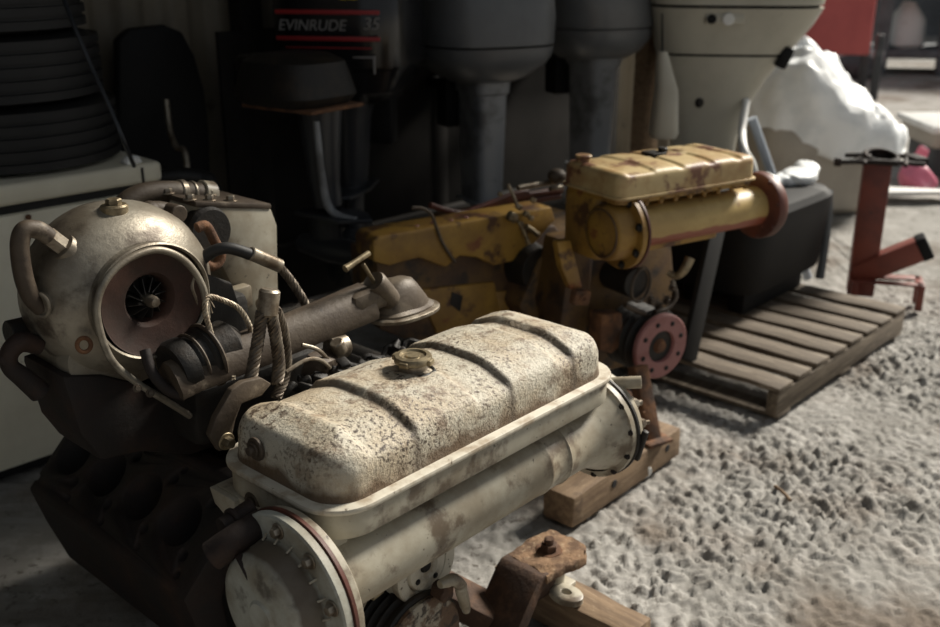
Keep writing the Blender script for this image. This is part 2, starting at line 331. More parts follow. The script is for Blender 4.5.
def tank_top(x0, x1, y0, y1, rc, prof, pads, step, nx=170, fade=.02):
    """pressed cover: prof = list of (inset, z); pads raised between rising and falling edges"""
    cx, cy, hx, hy = (x0+x1)/2, (y0+y1)/2, (x1-x0)/2, (y1-y0)/2
    b = bmesh.new(); rows = []
    def raised(x):
        v = 0
        for up, dn in pads: v = max(v, (sst(up-.006, up+.006, x) if up is not None else 1)*(1-sst(dn-.012, dn+.012, x) if dn is not None else 1))
        return v
    ins = []
    for (a, za), (c, zc) in zip(prof, prof[1:]):
        k = max(1, int((c-a)/.006)) if c-a > .004 else 2
        ins += [(a+(c-a)*i/k, za+(zc-za)*i/k) for i in range(k)]
    ins.append(prof[-1])
    for d, z in ins:
        dd = min(d, hy-.0005)
        row = []
        for px, py in rr_outline(hx-dd, hy-dd, max(rc-dd, .003), nx):
            zz = z+step*raised(cx+px)*sst(.0, fade, d)+.0012*noise.noise(Vector((px*9, py*9, 3)))*sst(0, .01, d)
            row.append(b.verts.new((cx+px, cy+py, zz)))
        rows.append(row)
    n = len(rows[0])
    for A, B in zip(rows, rows[1:]):
        for k in range(n): b.faces.new((A[k], A[(k+1) % n], B[(k+1) % n], B[k]))
    bmesh.ops.remove_doubles(b, verts=rows[-1], dist=.0012)
    try: bmesh.ops.holes_fill(b, edges=[e for e in b.edges if e.is_boundary and e.verts[0].co.z > prof[0][1]+.02], sides=0)
    except Exception: pass
    m = M(); m.b.free(); m.b = b; return m
def rr_prism(m, x0, x1, y0, y1, rc, z0, z1, bev=.003):
    cx, cy = (x0+x1)/2, (y0+y1)/2
    return m.prism(rr_outline((x1-x0)/2, (y1-y0)/2, rc, 2, 2, 9), (cx, cy, z0), (1, 0, 0), (0, 1, 0), z1-z0, bev)
def grooved(m, c, ax, R, L, n=4, depth=.008):
    pr = [(0, 0), (R*.96, 0), (R, .004)]; h = .012
    for k in range(n):
        w = (L-.02)/n; pr += [(R, h), (R-depth, h+w*.35), (R-depth, h+w*.6), (R, h+w*.95)]; h += w
    pr += [(R, L), (0, L)]
    return m.lathe(pr, c, ax, 48)

# ================================================================ WHITE ENGINE
E = thing('marine_engine', 'grimy cream marine diesel engine with bare cylinder bank, nearest the camera', 'engine', W.o, W.yaw)
# header tank: ribbed pressed cover, lip, skirt
prof = [(0, .655), (.002, .665), (.004, .700), (.007, .708), (.012, .715), (.020, .720), (.045, .730), (.066, .738), (.085, .743), (.115, .745), (.143, .745)]
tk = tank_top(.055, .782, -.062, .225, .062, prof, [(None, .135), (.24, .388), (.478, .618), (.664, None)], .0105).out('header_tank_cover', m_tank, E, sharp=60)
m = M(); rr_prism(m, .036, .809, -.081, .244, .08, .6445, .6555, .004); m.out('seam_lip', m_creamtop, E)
m = M(); rr_prism(m, .044, .801, -.074, .237, .074, .598, .6445, .005); m.out('header_tank_body', m_cream, E)
m = M(); rr_prism(m, .05, .74, .02, .23, .05, .47, .60, .005); m.out('header_tank_sump', m_cream, E)
# filler neck and cap
cp = W.at(413, 358, 2, .775)
nk = M().cyl((cp.x, cp.y, .748), (cp.x, cp.y, .768), .026).cyl((cp.x, cp.y, .747), (cp.x, cp.y, .752), .036).out('filler_neck', m_steel, E)
m = M(); m.lathe([(0, 0), (.031, 0), (.034, .002), (.034, .010), (.032, .013), (.024, .0145), (.022, .011), (.013, .011), (.012, .0135), (0, .0135)], (cp.x, cp.y, .768), (0, 0, 1), 48)
for a in (.3, PI+.3, PI/2+.3, -PI/2+.3): m.box((cp.x+.034*math.cos(a), cp.y+.034*math.sin(a), .773), (.010, .018, .011), (0, 0, a), .003)
fc = m.out('filler_cap', m_brass, E); fc['label'] = 'round brass filler cap'
m = M().ring((cp.x, cp.y, .7495), (0, 0, 1), .036, .005).jitter(.004, 60); m.out('sealant_bead', m_oily, E)
# heat exchanger tube across the front
TY, TZ, TR = -.012, .512, .066
m = M(); m.lathe([(TR, 0), (TR, .56), (TR+.002, .563), (TR+.002, .568), (TR, .571), (TR, .62), (TR+.003, .624), (TR, .63), (TR, .70), (TR+.008, .735), (.090, .765), (.098, .785)], (.01, TY, TZ), (1, 0, 0), 56)
m.out('heat_exchanger_tube', m_cream, E)
def bolt_circle(name, c, ax, R, n, r, h, mt, par, a0=0., skip=(), shank=0.):
    u, v, a = frame_from(ax); first = None
    for k in range(n):
        if k in skip: continue
        t = a0+2*PI*k/n; d = u*(R*math.cos(t))+v*(R*math.sin(t))
        if first is None: first = M().hexbolt((0, 0, 0), ax, r, h, shank=shank).out(name, mt, par, loc=Vector(c)+d)
        else: dup(first, Vector(c)+d, par)
ec = M(); ec.lathe([(0, 0), (.078, 0), (.088, .004), (.094, .012), (.100, .040), (.102, .052), (.138, .052), (.141, .055), (.141, .067), (.138, .070), (.06, .070)], (-.062, TY, TZ), (1, 0, 0), 64)
ecv = ec.out('end_cover', m_cover, E)
M().lathe([(.139, 0), (.143, .001), (.143, .007), (.139, .008), (.05, .008), (.05, 0), (.139, 0)], (.008, TY, TZ), (1, 0, 0), 64).out('cover_gasket', m_redbr, E)
M().lathe([(.136, 0), (.139, .002), (.139, .012), (.134, .016), (.07, .02)], (.016, TY, TZ), (1, 0, 0), 64).out('tube_flange', m_cream, E)
bolt_circle('bolt', (-.010, TY, TZ), (-1, 0, 0), .121, 10, .0085, .009, m_steel, ecv, .35)
M().lathe([(0, -.004), (.025, -.004), (.027, -.002), (.03, 0)], (-.062, TY-.01, TZ), (1, 0, 0), 36).out('blank_plug', m_cover, ecv)
for k in range(22):
    a = 2*PI*k/22+.1; p = Vector((-.012, TY+.110*math.cos(a), TZ+.110*math.sin(a)))
    if math.sin(a) > -.75: M().cyl(p+Vector((.002, 0, 0)), p-Vector((.008, math.cos(a)*.008, math.sin(a)*.008)), .0020, n=6).out('gasket_tab', m_cream, ecv)
# water hose stubs leaving the cover to the left
m = M(); m.tube(W.pts([(280, 552, .02), (262, 560, .02), (242, 571, .03)], 0), [.026, .026, .024], n=24); m.out('water_outlet', m_darkrust, ecv)
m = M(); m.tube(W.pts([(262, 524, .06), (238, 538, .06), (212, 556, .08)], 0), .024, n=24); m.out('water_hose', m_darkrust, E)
m = M(); m.tube(W.pts([(252, 508, .1), (236, 519, .1), (222, 528, .1)], 0), .016, n=20); a, b_ = W.pts([(236, 519, .1), (231, 522, .1)], 0); m.cyl(a, b_, .021); m.out('drain_hose', m_darkrust, E)
# end castings under the lip on the near end
m = M(); m.prism([(-.035, .46), (.10, .48), (.17, .535), (.215, .56), (.232, .60), (-.035, .60)], (.040, 0, 0), (0, 1, 0), (0, 0, 1), .06, .002); m.out('end_casting', m_cream, E)
M().prism([(-.04, .555), (.045, .565), (.06, .597), (-.04, .597)], (.028, 0, 0), (0, 1, 0), (0, 0, 1), .02, .002).out('end_rib', m_cream, E)
M().prism([(.165, .545), (.225, .57), (.236, .597), (.165, .597)], (.030, 0, 0), (0, 1, 0), (0, 0, 1), .02, .002).out('end_rib', m_cream, E)
for i, (px, py, rr, hh) in enumerate([(256, 449, .013, .016), (253, 503, .013, .026)]):
    p = W.at(px, py, 0, .055 if i == 0 else .046); M().cyl(p+Vector((.004, 0, 0)), p-Vector((.004, 0, 0)), .020).cyl(p-Vector((.004, 0, 0)), p-Vector((.008, 0, 0)), .013).cyl(p-Vector((.006, 0, 0)), p-Vector((hh, 0, 0)), .008).out('plug', m_rail, E)
# far end: flange, clamp band, cover, outlet
m = M(); m.lathe([(.098, .0), (.112, .006), (.113, .018), (.108, .022), (.107, .030), (.113, .032), (.113, .042), (.108, .050), (.09, .058), (0, .062)], (.788, TY+.01, TZ-.005), (1, 0, 0), 56); fe = m.out('far_end_cover', m_cream, E)
M().lathe([(.1135, .022), (.1155, .024), (.1155, .030), (.1135, .032)], (.788, TY+.01, TZ-.005), (1, 0, 0), 56).out('clamp_band', m_oily, fe)
m = M(); a = W.at(608, 404, 1, -.05); m.tube([(.825, -.02, .60), (.838, -.05, .607), (.86, -.085, .612)], .013, n=16); m.box((.83, -.015, .600), (.045, .05, .034), (.3, 0, 0), .008); m.out('outlet_spout', m_cream, fe)
m = M().hexbolt((.842, -.075, .565), (1, -.5, 0), .011, .012, shank=.01); m.out('bolt', m_steel, fe)
m = M().hexbolt((.842, -.098, .528), (1, -.5, 0), .009, .010, shank=.01); m.out('bolt', m_steel, fe)
M().box((.825, -.115, .49), (.012, .014, .075), (.25, 0, 0), .004).out('clamp_latch', m_oily, fe)
bolt_circle('bolt', (.795, TY+.01, TZ-.005), (-1, 0, 0), .106, 12, .005, .004, m_darkrust, fe, .2)
# pulleys at the front
PW = W.at(428, 567, 1, .055)
m = M(); m.lathe([(.014, .006), (.022, .004), (.026, .0), (.046, .0), (.048, .003), (.0495, .009), (.053, .003), (.074, .0), (.077, .003), (.077, .02), (.070, .03), (.077, .042), (.077, .05), (0, .05)], PW, (0, 1, 0), 56)
pp = m.out('water_pump_pulley', m_creamtop, E)
m = M().cyl(PW+Vector((0, .014, 0)), PW+Vector((0, .002, 0)), .0125); m.out('pump_shaft', m_oily, pp)
bolt_circle('bolt_hole', PW+Vector((0, .0005, 0)), (0, -1, 0), .034, 4, .0038, .0012, m_hole, pp, .6)
PC = W.at(424, 650, 1, .03)
m = M(); grooved(m, PC+Vector((0, .012, 0)), (0, 1, 0), .112, .12, 5, .010); cpul = m.out('crank_pulley', m_oily, E)
m = M(); m.lathe([(.03, .004), (.035, 0), (.098, 0), (.104, .004), (.104, .014)], PC, (0, 1, 0), 56); m.jitter(.003, 60); m.out('pulley_face', m_peel, cpul)
m = M(); m.tube(W.pts([(440, 585, .0), (455, 580, .0), (462, 592, .02), (466, 610, .03)], 0), [.008, .012, .012, .010], n=14).jitter(.003, 60); m.out('drain_elbow', m_cream, E)
p = W.at(448, 594, 1, .01); M().cyl(p, p+Vector((0, .03, 0)), .018).jitter(.003, 80).out('rusted_plug', m_rustdk, E)
m = M(); m.cyl((PC.x, .04, PC.z), (PC.x, .2, PC.z), .045); m.cyl((PW.x, .09, PW.z), (PW.x, .2, PW.z), .05); m.out('shaft_housing', m_oily, E)
# timing cover and block
tcv = [(.10, .12), (.56, .12), (.56, .30), (.52, .47), (.14, .47), (.08, .30)]
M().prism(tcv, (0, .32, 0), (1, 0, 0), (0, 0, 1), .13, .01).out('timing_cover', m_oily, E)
m = M(); p = W.at(352, 600, 1, .1); m.cyl(p, p+Vector((0, .1, 0)), .045); m.out('cover_boss', m_cream, E)
m = M()
for a, b_ in (((366, 588), (385, 580)), ((372, 598), (382, 590))):
    q, w_ = W.pts([a, b_], .08); m.tube([q, (q+w_)/2, w_], .006, n=10)
m.out('small_pipe', m_brass, E)
sec = [(.006, .340), (.168, .502), (.20, .50), (.30, .43), (.46, .43), (.56, .50), (.592, .502), (.754, .340), (.66, .245), (.63, .13), (.07, .13), (.03, .25)]
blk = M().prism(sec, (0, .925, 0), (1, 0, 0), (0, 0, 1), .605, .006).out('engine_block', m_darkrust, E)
cut = M(); dn = Vector((-.7071, 0, .7071)); dd = Vector((.7071, 0, .7071)); dc = Vector((.087, 0, .421))
for k in range(4):
    c = dc+Vector((0, .44+.137*k, 0)); cut.cyl(c+dn*.03, c-dn*.13, .051, n=40, ch=0)
for k in range(5):
    for o in (-.085, .085): c = dc+dd*o+Vector((0, .372+.137*k, 0)); cut.cyl(c+dn*.03, c-dn*.05, .009, n=14, ch=0)
    for o in (-.05, .06): c = dc+dd*o+Vector((0, .372+.137*k+.012, 0)); cut.cyl(c+dn*.03, c-dn*.04, .012, n=14, ch=0)
co = cut.out('cutter', m_hole)
co.location = W.o; co.rotation_euler = (0, 0, W.yaw); bpy.context.view_layer.update()
md = blk.modifiers.new('b', 'BOOLEAN'); md.object = co; md.operation = 'DIFFERENCE'; md.solver = 'EXACT'
bpy.context.view_layer.update(); dg = bpy.context.evaluated_depsgraph_get(); nm = bpy.data.meshes.new_from_object(blk.evaluated_get(dg))
blk.modifiers.clear(); blk.data = nm; blk.data.materials.clear(); blk.data.materials.append(m_darkrust); bpy.data.objects.remove(co)
for k in range(4):
    c = dc+Vector((0, .44+.137*k, 0)); M().cyl(c-dn*.10, c-dn*.125, .0495, n=32).out('piston', m_hole, blk)
m = M(); m.lathe([(0, 0), (.20, 0), (.22, .01), (.22, .06), (.2, .07), (0, .07)], (.38, .92, .30), (0, 1, 0), 48); m.out('flywheel_housing', m_oily, E)
m = M(); m.prism([(.14, .13), (.62, .13), (.55, .075), (.21, .075)], (0, .95, 0), (1, 0, 0), (0, 0, 1), .60, .012); m.out('oil_pan', m_oily, E)
dw = Vector((.7071, 0, .7071)); m = M(); m.box(Vector((.673, .66, .421))+dw*.045, (.13, .60, .10), (0, PI/4, 0), .012)
m.out('cylinder_head', m_oily, E); m = M(); m.box((.735, .66, .485), (.10, .56, .08), (0, PI/4, 0), .03, 4); m.out('rocker_cover', m_oily, E)
m = M(); m.box((.37, .66, .50), (.20, .56, .13), bev=.02); m.box((.3, .62, .62), (.34, .40, .12), bev=.02); m.out('intake_manifold', m_oily, E)
# rusted front mount standing on the timber
m = M(); m.prism([(.684, .012), (.80, -.012), (.845, .030), (.838, .118), (.80, .130), (.692, .130)], (0, 0, .166), (1, 0, 0), (0, 1, 0), .022, .004)
bmesh.ops.subdivide_edges(m.b, edges=[e for e in m.b.edges if e.calc_length() > .02], cuts=5, use_grid_fill=True); m.jitter(.005, 55); m.jitter(.0025, 160)
mt = m.out('front_mount', m_rusttop, E)
m = M(); m.prism([(.70, .186), (.70, .160), (.672, .150), (.605, .055), (.56, .055), (.655, .180), (.672, .188)], (0, .128, 0), (1, 0, 0), (0, 0, 1), .114, .003); m.prism([(.69, .166), (.80, .166), (.74, .10), (.67, .10)], (0, .10, 0), (1, 0, 0), (0, 0, 1), .06, .003); m.jitter(.003, 60); m.out('mount_bracket', m_rustdk, mt)
M().beam((.61, .10, .085), (.48, .30, .20), .09, .05, .006).out('mount_arm', m_rustdk, mt)
p = W.at(549, 549, 2, .19); m = M().hexbolt((p.x, p.y, .186), (0, 0, 1), .020, .016, True, .012); m.jitter(.003, 70); m.out('mount_nut', m_rust, mt)
m = M(); p = W.at(566, 594, 2, .105); m.lathe([(.010, .0), (.032, .0), (.034, .003), (.034, .016), (.031, .018), (.012, .018), (.010, .016), (.010, 0)], (p.x, p.y, .094), (0, 0, 1), 32, 1.25, .85); m.out('mount_foot', m_cream, mt)
m = M(); m.cyl((.775, .06, .10), (.775, .06, .166), .026); m.box((.775, .055, .10), (.07, .07, .014), bev=.004); m.out('mount_pad', m_cream, mt)
# coolant rail with thermostat housing
RY = .36
a, b_ = W.at(170, 378, 1, RY+.02), W.at(365, 298, 1, RY)
ax_ = (b_-a).normalized(); m = M(); m.prism([(-.036, -.024), (.030, -.030), (.030, -.020), (.022, .010), (.008, .026), (-.012, .028), (-.036, .004)], a, (0, -1, 0), ax_.cross(Vector((0, -1, 0))).normalized()*-1 if ax_.cross(Vector((0, -1, 0))).z < 0 else ax_.cross(Vector((0, -1, 0))).normalized(), .001, 0)
m.b.clear(); vv = ax_.cross(Vector((0, 1, 0))).normalized(); vv = vv if vv.z > 0 else -vv
Q = [(-.036, -.026), (.032, -.032), (.034, -.020), (.024, .008), (.008, .024), (-.012, .026), (-.036, .004)]; rows = []
for k in range(13):
    f = k/12; sc_ = 1+.18*f; rows.append([m.b.verts.new(a+(b_-a)*f+Vector((0, -1, 0))*q[0]*sc_+vv*q[1]*sc_+noise.noise_vector(Vector((f*9, q[0]*30, 2)))*.0025) for q in Q])
for A, B in zip(rows, rows[1:]):
    for k in range(7): m.b.faces.new((A[k], A[(k+1) % 7], B[(k+1) % 7], B[k]))
m.b.faces.new(rows[0][::-1]); m.b.faces.new(rows[-1])
rl = m.out('coolant_rail', m_rail, E, sharp=50)
q = W.at(400, 306, 1, RY); m = M()
secs = [(0, .0, 0, .078, .056, 2.6), (.006, 0, 0, .078, .056, 2.6), (.010, -.002, 0, .070, .048, 2.5), (.03, -.006, 0, .062, .042, 2.4), (.050, -.006, 0, .048, .034, 2.3), (.064, -.004, 0, .034, .025, 2.2), (.070, 0, 0, .016, .012, 2)]
m.loft([(z+q.z-.006, q.x+cx, q.y+cy, rx, ry, pw) for z, cx, cy, rx, ry, pw in secs], 40); m.jitter(.004, 30)
m.beam(b_-ax_*.05, b_+ax_*.05, .066, .05, .015)
th = m.out('thermostat_housing', m_house, rl)
m = M(); m.loft([(q.z-.014, q.x, q.y, .088, .064, 2.6), (q.z-.012, q.x, q.y, .090, .066, 2.6), (q.z-.006, q.x, q.y, .090, .066, 2.6), (q.z-.004, q.x, q.y, .086, .062, 2.6)], 44); m.out('housing_flange', m_steel, rl)
a2, b2 = W.pts([(390, 300), (373, 281)], RY-.015); m = M(); m.lathe([(0, 0), (.024, 0), (.025, .03), (.026, (b2-a2).length-.006), (.023, (b2-a2).length), (.018, (b2-a2).length-.004), (0, (b2-a2).length-.006)], a2, b2-a2, 30); m.out('drain_neck', m_house, rl)
m = M(); p = W.pts([(375, 284), (363, 264)], RY-.015); m.cyl(p[0], p[1], .0045); p = W.pts([(345, 269), (369, 253)], RY-.015); m.tube([p[0], (p[0]+p[1])/2, p[1]], [.008, .006, .006], n=12); m.out('tee_valve', m_brass, rl)
# dirt covered clutter between rail and tank
m = M()
for k in range(24):
    f = random.random(); p = W.at(285+f*135, 400-f*52+random.uniform(-16, 6), 1, random.uniform(.27, .33)); m.box(p, (random.uniform(.012, .035), random.uniform(.012, .03), random.uniform(.008, .02)), (random.uniform(-.6, .6), random.uniform(-.6, .6), random.uniform(0, 3)), .004)
for k in range(7):
    f = k/6; p = W.at(290+f*120, 396-f*48, 1, .30); m.tube([p+Vector((-.03, 0, -.02)), p+Vector((0, .01, .012)), p+Vector((.03, -.01, .004)), p+Vector((.05, .02, -.02))], .006, n=8)
m.jitter(.005, 45); m.out('greasy_linkage', m_oily, E)
m = M(); q = W.pts([(330, 350, .33), (345, 345, .33)], 0); m.cyl(q[0], q[1], .024); m.cyl(*W.pts([(336, 342, .31), (341, 352, .31)], 0), .014); m.out('injector_body', m_steel, E)
M().tube(W.pts([(302, 345, .31), (318, 350, .3), (330, 362, .3)], 0), .004, n=8).out('fuel_pipe', m_steel, E)
M().tube(W.pts([(286, 372, .28), (306, 360, .28), (320, 360, .28), (330, 368, .28)], 0), .004, n=8).out('fuel_pipe', m_steel, E)
m = M(); m.box(W.at(320, 366, 1, .32), (.07, .05, .05), (.3, .2, .5), .012).jitter(.004, 50); m.out('fuel_pump', m_rail, E)
# turbocharger: silver compressor shell with rusty inlet
TX, TZZ, TF = .085, .866, .44
tb = M(); tb.lathe([(.099, .004), (.103, .0), (.106, .003), (.106, .012), (.102, .018), (.104, .026), (.126, .040), (.146, .062), (.158, .095), (.161, .130), (.154, .170), (.134, .205), (.10, .23), (.05, .245), (0, .248)], (TX, TF, TZZ), (0, 1, 0), 64, 1.08, 1)
tb.lathe([(0, 0), (.12, 0), (.125, .02), (.12, .16), (.10, .19), (0, .20)], (TX-.02, TF+.07, TZZ-.10), (0, 1, 0), 48, 1, .6)
tbo = tb.out('compressor_housing', m_silver, E)
m = M(); m.lathe([(.100, .003), (.097, .006), (.05, .016), (.044, .024), (.040, .06)], (TX, TF, TZZ), (0, 1, 0), 56); m.out('compressor_inlet', m_inlet, tbo)
m = M(); m.lathe([(.0, .05), (.041, .05)], (TX, TF, TZZ), (0, 1, 0), 40)
for k in range(12):
    a = 2*PI*k/12; m.prism([(.010, 0), (.038, 0), (.038, .022), (.012, .03)], (TX, TF+.048, TZZ), (math.cos(a), 0, math.sin(a)), (0.25*-math.sin(a), -1, .25*math.cos(a)), .0016, 0)
wh = m.out('compressor_wheel', m_oily, tbo)
m = M(); m.lathe([(.012, .04), (.011, .012), (.008, .004), (0, .002)], (TX+.004, TF, TZZ-.004), (0, 1, 0), 20); m.out('wheel_nut', m_steel, wh)
m = M(); m.tube(W.pts([(207, 318), (203, 288), (186, 262), (160, 250), (132, 257), (108, 277), (97, 305), (101, 335), (113, 362), (136, 382), (168, 402), (190, 416)], .428), .0065, n=10, sub=8); m.out('clamp_band', m_silver, tbo)
p = W.at(115, 214, 1, .53); p.z = 1.022; m = M(); m.cyl(p-Vector((0, 0, .02)), p+Vector((0, 0, .006)), .024); m.hexbolt(p+Vector((0, 0, .004)), (0, 0, 1), .014, .010); m.out('brass_plug', m_brass, tbo)
p = W.at(60, 245, 1, .525); q = W.at(44, 233, 1, .525); d = (q-p).normalized(); m = M(); m.lathe([(0, -.05), (.034, -.05), (.030, -.018), (.024, -.004), (0, 0)], p, d, 28); m.out('hose_boss', m_silver, tbo)
m = M(); m.lathe([(0, 0), (.017, 0), (.017, .04), (0, .04)], p-d*.008, d, 6); m.out('hose_fitting', m_steel, tbo)
m = M(); m.tube(W.pts([(49, 237), (38, 230), (25, 230), (20, 242), (21, 262), (25, 282), (32, 298), (42, 308)], .522), .0155, n=16); m.out('breather_hose', m_rail, tbo)
p = W.at(40, 305, 1, .515); m = M(); m.ring(p, (-1, -.35, 0), .020, .004, 28); m.cyl(p, p+Vector((.04, .015, 0)), .020); m.out('side_port', m_silver, tbo)
p = W.at(84, 345, 1, .455); M().ring(p, (0, -1, .3), .012, .004, 24).out('drain_port', m_rust, tbo)
# exhaust side below the compressor
m = M(); P = [W.at(x, y, 1, .66) for x, y in ((18, 352), (60, 352), (140, 372), (205, 415), (150, 432), (100, 428), (60, 436), (38, 410))]
m.prism([(v.x, v.z) for v in P], (0, .66, 0), (1, 0, 0), (0, 0, 1), .16, .015); m.out('exhaust_casting', m_darkrust, E)
m = M(); m.cyl(*W.pts([(8, 334), (60, 322)], .62), .024); m.out('oil_pipe_stub', m_oily, E)
m = M(); m.tube(W.pts([(40, 346), (22, 342), (10, 352), (10, 366), (24, 378), (40, 392)], .55), [.016, .018, .016, .015, .018, .02], n=14); m.sphere(W.at(4, 360, 1, .55), .012); m.out('oil_elbow', m_darkrust, E)
tv = M(); ta, tb_ = W.pts([(172, 372), (238, 340)], .40); d = (tb_-ta)
tv.lathe([(0, 0), (.05, 0), (.055, .01), (.055, .03), (.046, .035), (.05, .06), (.056, .065), (.056, .075), (.045, .08), (.05, .12), (.03, .14), (0, .14)], ta, d, 36); tv.out('turbine_housing', m_oily, E)
m = M(); m.ring(ta+d.normalized()*.075, d, .058, .004); m.ring(ta+d.normalized()*.045, d, .052, .003); m.out('vee_clamp', m_rail, E)
m = M(); m.tube(W.pts([(145, 350, .42), (152, 372, .4), (168, 390, .38), (186, 396, .36)], 0), .010, n=12); m.out('oil_return_pipe', m_darkrust, E)
for px, py, r in ((137, 388, .005), (150, 393, .005), (182, 384, .008)): M().hexbolt(W.at(px, py, 1, .40), (-.3, -1, .3), r, r).out('bolt', m_rail, E)
M().box(W.at(190, 330, 1, .55), (.20, .14, .14), bev=.02).out('bearing_housing', m_oily, E)
p = W.at(226, 320, 1, .48); m = M(); m.prism([(v.x, v.z) for v in W.pts([(196, 270), (230, 282), (262, 380), (236, 400), (205, 360)], .48)], (0, .5, 0), (1, 0, 0), (0, 0, 1), .03, .006); m.out('support_plate', m_oily, E)
# hose across the top, fittings, cooler box
hs = M(); hs.tube(W.pts([(118, 216), (126, 204), (142, 195), (165, 192), (205, 194)], .74), .0235, n=20); ho = hs.out('intake_hose', m_rail, E)
m = M(); pts = W.pts([(178, 192), (184, 192), (190, 193), (193, 193), (200, 193.5), (212, 195)], .74)
m.cyl(pts[0], pts[1], .026).cyl(pts[2], pts[3], .026); m.out('hose_clip', m_steel, ho)
m = M(); m.cyl(pts[4], pts[5], .029); m.out('hose_collar', m_cream, ho)
m = M(); p = W.at(178, 214, 1, .6); m.tube(W.pts([(142, 212), (158, 210), (176, 214)], .64), .018, n=16); m.cyl(p+Vector((0, .03, 0)), p-Vector((0, .006, 0)), .018); m.sphere(W.at(150, 212, 1, .62), .022); m.out('oil_feed_block', m_rail, E)
M().tube(W.pts([(152, 215), (160, 223)], .59), .006, sub=2).out('drain_cock', m_steel, E)
m = M(); P = W.pts([(197, 206), (272, 208), (278, 225), (280, 330), (262, 345), (214, 250)], .62)
m.prism([(v.x, v.z) for v in P], (0, .82, 0), (1, 0, 0), (0, 0, 1), .20, .008); cb = m.out('oil_cooler', m_cream, E)
z = P[0].z; m = M(); m.prism([(P[0].x-.004, P[0].z-.002), (P[1].x-.002, P[1].z-.002), (P[1].x-.002, P[1].z+.010), (P[0].x-.004, P[0].z+.010)], (0, .822, 0), (1, 0, 0), (0, 0, 1), .204, .003); m.out('cooler_lid', m_rail, cb)
lz = lambda x: P[0].z+.010+(P[1].z-P[0].z)*(x-P[0].x)/(P[1].x-P[0].x)
fb = None
for x, y in ((.30, .64), (.345, .64), (.395, .64), (.30, .72), (.345, .73), (.40, .72), (.31, .79), (.38, .79)):
    if fb is None: fb = M().hexbolt((0, 0, 0), (0, 0, 1), .009, .009).out('bolt', m_steel, cb, loc=(x, y, lz(x)-.001))
    else: dup(fb, (x, y, lz(x)-.001), cb)
p = W.at(240, 297, 1, .60); m = M(); m.box(p, (.045, .03, .05), bev=.006); m.cyl(p+Vector((.03, -.02, -.02)), p+Vector((.055, -.02, -.022)), .012); m.out('cooler_fitting', m_cream, cb)
m = M(); p = W.at(212, 232, 1, .60); m.lathe([(0, 0), (.045, .0), (.05, .01), (.04, .05), (0, .05)], p, (0, 1, 0), 32); m.out('cooler_inlet', m_oily, E)
m = M(); m.tube(W.pts([(197, 228), (206, 226), (214, 240), (221, 256), (214, 266), (205, 264)], .52), .010, n=12); m.tube(W.pts([(185, 236), (192, 246), (200, 252)], .52), .007, n=10); m.out('rusty_shackle', m_rust, E)
M().tube(W.pts([(196, 270), (192, 286), (196, 300), (198, 312)], .45), .0035, n=8).out('fuel_pipe', m_steel, E)
# lifting eye plate bolted to the near end
P = [W.at(x, y, 1, .235) for x, y in ((210, 436), (216, 418), (232, 390), (244, 382), (262, 378), (272, 384), (262, 396), (242, 404), (236, 420), (230, 448), (220, 452))]
m = M(); m.prism([(v.x, v.z) for v in P], (0, .25, 0), (1, 0, 0), (0, 0, 1), .015, .003); ey = m.out('lifting_eye_plate', m_rail, E)
p = W.at(226, 441, 1, .235); M().hexbolt((p.x, .235, p.z), (0, -1, 0), .010, .014).out('bolt', m_brass, ey)

# ================================================================ wire rope slings on the white engine
t = thing('wire_rope_sling', 'upright greasy wire rope sling loop with a steel ferrule behind the cream tank', 'sling', W.o, W.yaw)
m = M(); m.rope(W.pts([(262, 312, .27), (258, 340, .27), (252, 372, .262), (250, 392, .252)], 0), .0115); m.rope(W.pts([(271, 312, .265), (276, 340, .262), (279, 365, .26), (277, 384, .252)], 0), .0115); m.rope(W.pts([(276, 310, .285), (284, 335, .29), (286, 370, .29), (276, 398, .28)], 0), .0105)
m.out('rope', m_wire, t)
a, b_ = W.pts([(267, 316), (270, 289)], .27); M().cyl(a, b_, .0185, n=28, ch=.004).out('ferrule', m_steel, t)
t = thing('wire_rope_sling', 'black sleeved wire rope with grey crimp beside the white oil cooler', 'sling', W.o, W.yaw)
M().tube(W.pts([(200, 262, .50), (210, 253, .49), (228, 248, .47), (252, 255, .45)], 0), .0115, n=14).out('black_sleeve', m_rub, t)
a, b_ = W.pts([(250, 253), (280, 266)], .45); M().cyl(a, b_, .0135).out('ferrule', m_steel, t)
M().rope(W.pts([(278, 265, .45), (291, 281, .445), (302, 298, .43), (309, 313, .42)], 0), .009).out('rope', m_wire, t)
m = M(); m.rope(W.pts([(252, 336, .37), (248, 322, .375), (238, 308, .385), (222, 300, .39), (208, 297, .39), (205, 310, .385), (210, 330, .38), (216, 352, .372), (224, 372, .365), (234, 378, .34)], 0), .0055, 4, .03, 8)
r0 = W.at(208, 297, 1, .39)
for k in range(9): m.tube([r0, r0+Vector((random.uniform(-.012, .012), random.uniform(-.01, .01), random.uniform(-.03, .008)))], .0009, n=4, sub=2)
tag(m.out('frayed_wire_rope', m_frayed), 'thin pale frayed wire rope looped in front of the turbocharger', 'rope')
o = bpy.data.objects['frayed_wire_rope']; o.location = W.o; o.rotation_euler = (0, 0, W.yaw)

